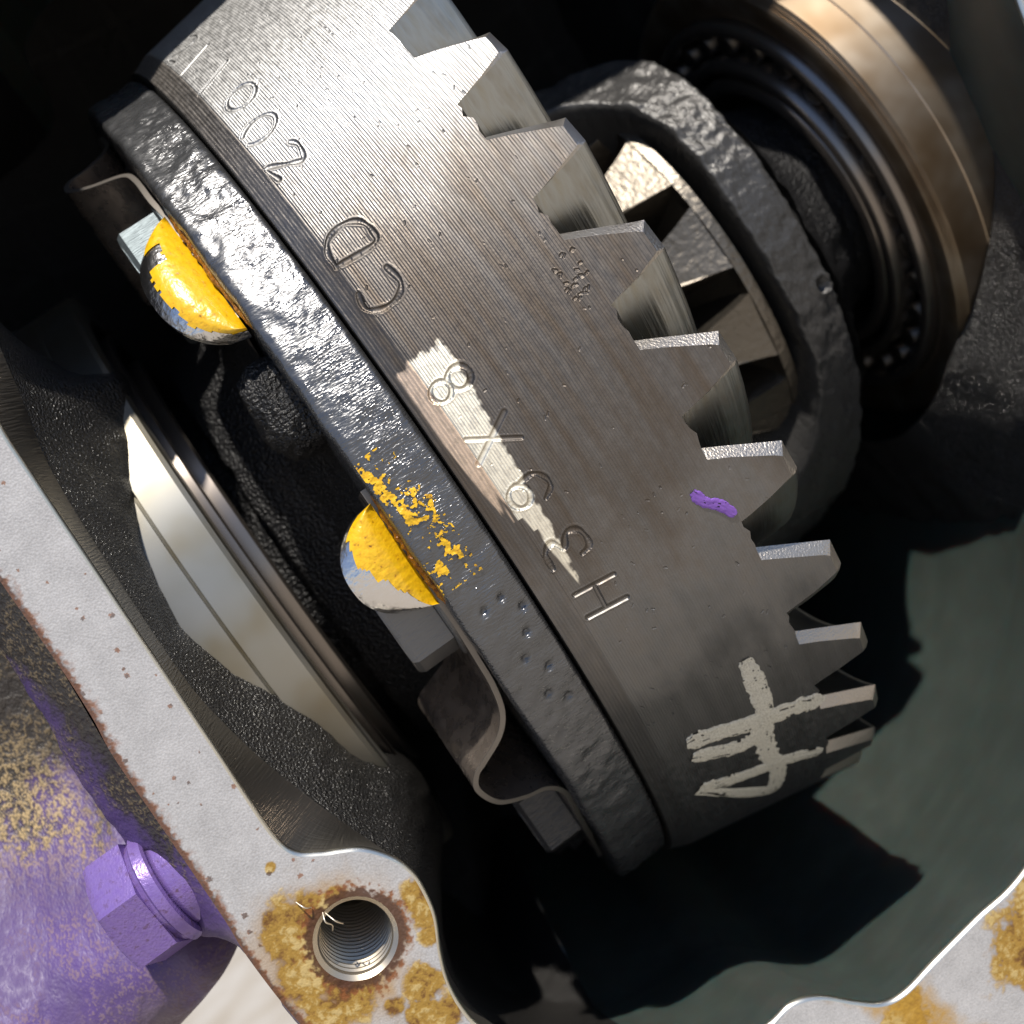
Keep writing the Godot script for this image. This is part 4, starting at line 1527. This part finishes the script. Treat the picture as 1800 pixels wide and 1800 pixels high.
func violet_bolt() -> void:
	var c := Vector3(-0.69, -0.285, 0.80)
	var t := thing("flange_bolt", "violet-painted hex bolt lying behind the pale flange, lower left", "bolt", c)
	var st := tool()
	var rad := 0.100
	var rows := []
	for q in [Vector2(0.0715, 0.3), Vector2(0.072, 1.0), Vector2(0.128, 1.0), Vector2(0.138, 0.95), Vector2(0.142, 0.84)]:
		var row := PackedVector3Array()
		for k in 19:
			var a := TAU * (k / 3) / 6.0 + 0.35
			var b := TAU * (k / 3 + 1) / 6.0 + 0.35
			var p := Vector2(sin(a), cos(a)).lerp(Vector2(sin(b), cos(b)), (k % 3) / 3.0)
			var fq: float = maxf(q.y, 0.95) if q.y > 0.5 else 0.3
			if q.y < 0.9:
				p = p.normalized() * 0.86
			row.append(c + Vector3(-q.x, p.x * rad * fq, p.y * rad * fq))
		rows.append(row)
	for i in 4:
		for k in 6:
			grid(st, [rows[i].slice(k * 3, k * 3 + 4), rows[i + 1].slice(k * 3, k * 3 + 4)], false, k + 10 * mini(i, 1))
	for j in 18:
		tri(st, c + Vector3(-0.142, 0, 0), rows[4][j], rows[4][j + 1], 40)
	build(st, "bolt_head", M.violet_bolt, t)
	st = tool()
	lathe_on(st, c, Vector3(-1, 0, 0), [Vector2(0.040, 0.05), Vector2(0.040, 0.086), Vector2(0.043, 0.092), Vector2(0.060, 0.094), Vector2(0.064, 0.088), Vector2(0.0735, 0.084), Vector2(0.0735, 0.05)], 56)
	build(st, "washer_flange", M.violet_bolt, t)
	st = tool()
	lathe_on(st, c, Vector3(-1, 0, 0), [Vector2(-0.02, 0.080), Vector2(0.03, 0.084), Vector2(0.0395, 0.080), Vector2(0.041, 0.05)], 56, true)
	build(st, "collar", M.violet_bolt, t)

func shavings() -> void:
	var lines := [[Vector3(-0.563, -0.437, 0.902), Vector3(-0.566, -0.448, 0.912), Vector3(-0.562, -0.460, 0.905), Vector3(-0.568, -0.470, 0.895)],
		[Vector3(-0.560, -0.44, 0.903), Vector3(-0.553, -0.455, 0.915), Vector3(-0.548, -0.468, 0.905)],
		[Vector3(-0.585, -0.40, 0.903), Vector3(-0.578, -0.412, 0.912), Vector3(-0.572, -0.42, 0.903)]]
	var names := ["curled metal shaving hanging over the rim of the threaded hole", "straight short metal shaving at the top of the threaded hole", "tiny metal shaving lying above the threaded hole"]
	for k in 3:
		var t := thing("metal_shaving", names[k], "metal shaving", lines[k][0], "metal shavings by the hole")
		var st := tool()
		var line := catmull(lines[k], 8)
		var rows := []
		for i in line.size():
			var row := PackedVector3Array()
			var d: Vector3 = (line[mini(i + 1, line.size() - 1)] - line[maxi(i - 1, 0)]).normalized()
			var u := d.cross(Vector3.BACK).normalized()
			var w := d.cross(u)
			for j in 7:
				var a := TAU * (j % 6) / 6.0
				row.append(line[i] + (u * cos(a) + w * sin(a)) * 0.0013)
			rows.append(row)
		grid(st, rows, false, 0)
		build(st, "curl", M.shaving, t)

func ground() -> void:
	var st := tool()
	quad(st, Vector3(-300, -2.4, 300), Vector3(-300, -2.4, -300), Vector3(300, -2.4, -300), Vector3(300, -2.4, 300), 0)
	var o := build(st, "ground", M.ground, self)
	o.set_meta("kind", "structure")
	o.set_meta("label", "pale sunlit concrete ground far below the axle housing")

func _ready() -> void:
	stage()
	materials()
	gear_face_material()
	ground()
	housing()
	bearings()
	carrier()
	ring_gear()
	side_gear()
	locking_plate("locking plate with yellow tab whose wave dips above the lowest bolt",
		[[-0.156, 3.0], [-0.157, -4.0], [-0.157, -8.5], [-0.155, -12.1], [-0.158, -16.9], [-0.161, -20.2], [-0.172, -23.4], [-0.197, -25.6], [-0.240, -27.2], [-0.262, -28.0], [-0.274, -29.8], [-0.258, -33.0], [-0.217, -34.9], [-0.180, -35.9], [-0.158, -38.7], [-0.160, -44.9], [-0.162, -52.0], [-0.162, -62.0]], 0.92, -4.0, false)
	locking_plate("upper locking plate with a large flaking yellow tab and thin folded crest",
		[[-0.157, 23.5], [-0.156, 28.0], [-0.155, 37.5], [-0.160, 42.6], [-0.160, 47.5], [-0.172, 50.0], [-0.226, 51.9], [-0.256, 53.6], [-0.262, 55.2], [-0.250, 56.6], [-0.205, 57.6], [-0.165, 60.0], [-0.158, 66.0], [-0.158, 80.0]], 0.92, 29.8, true)
	hex_bolt("grey hex bolt just below the middle yellow tab", -0.168, 0.80, -10.5, 30.0, M.bolt_grey)
	hex_bolt("hex bolt painted dark for shade at the low end of the carrier rim", -0.168, 0.80, -50.0, 12.0, M.bolt_shaded)
	hex_bolt("bright bare hex bolt beside the upper yellow tab", -0.168, 0.80, 39.5, 22.0, M.bolt_zinc)
	violet_bolt()
	shavings()
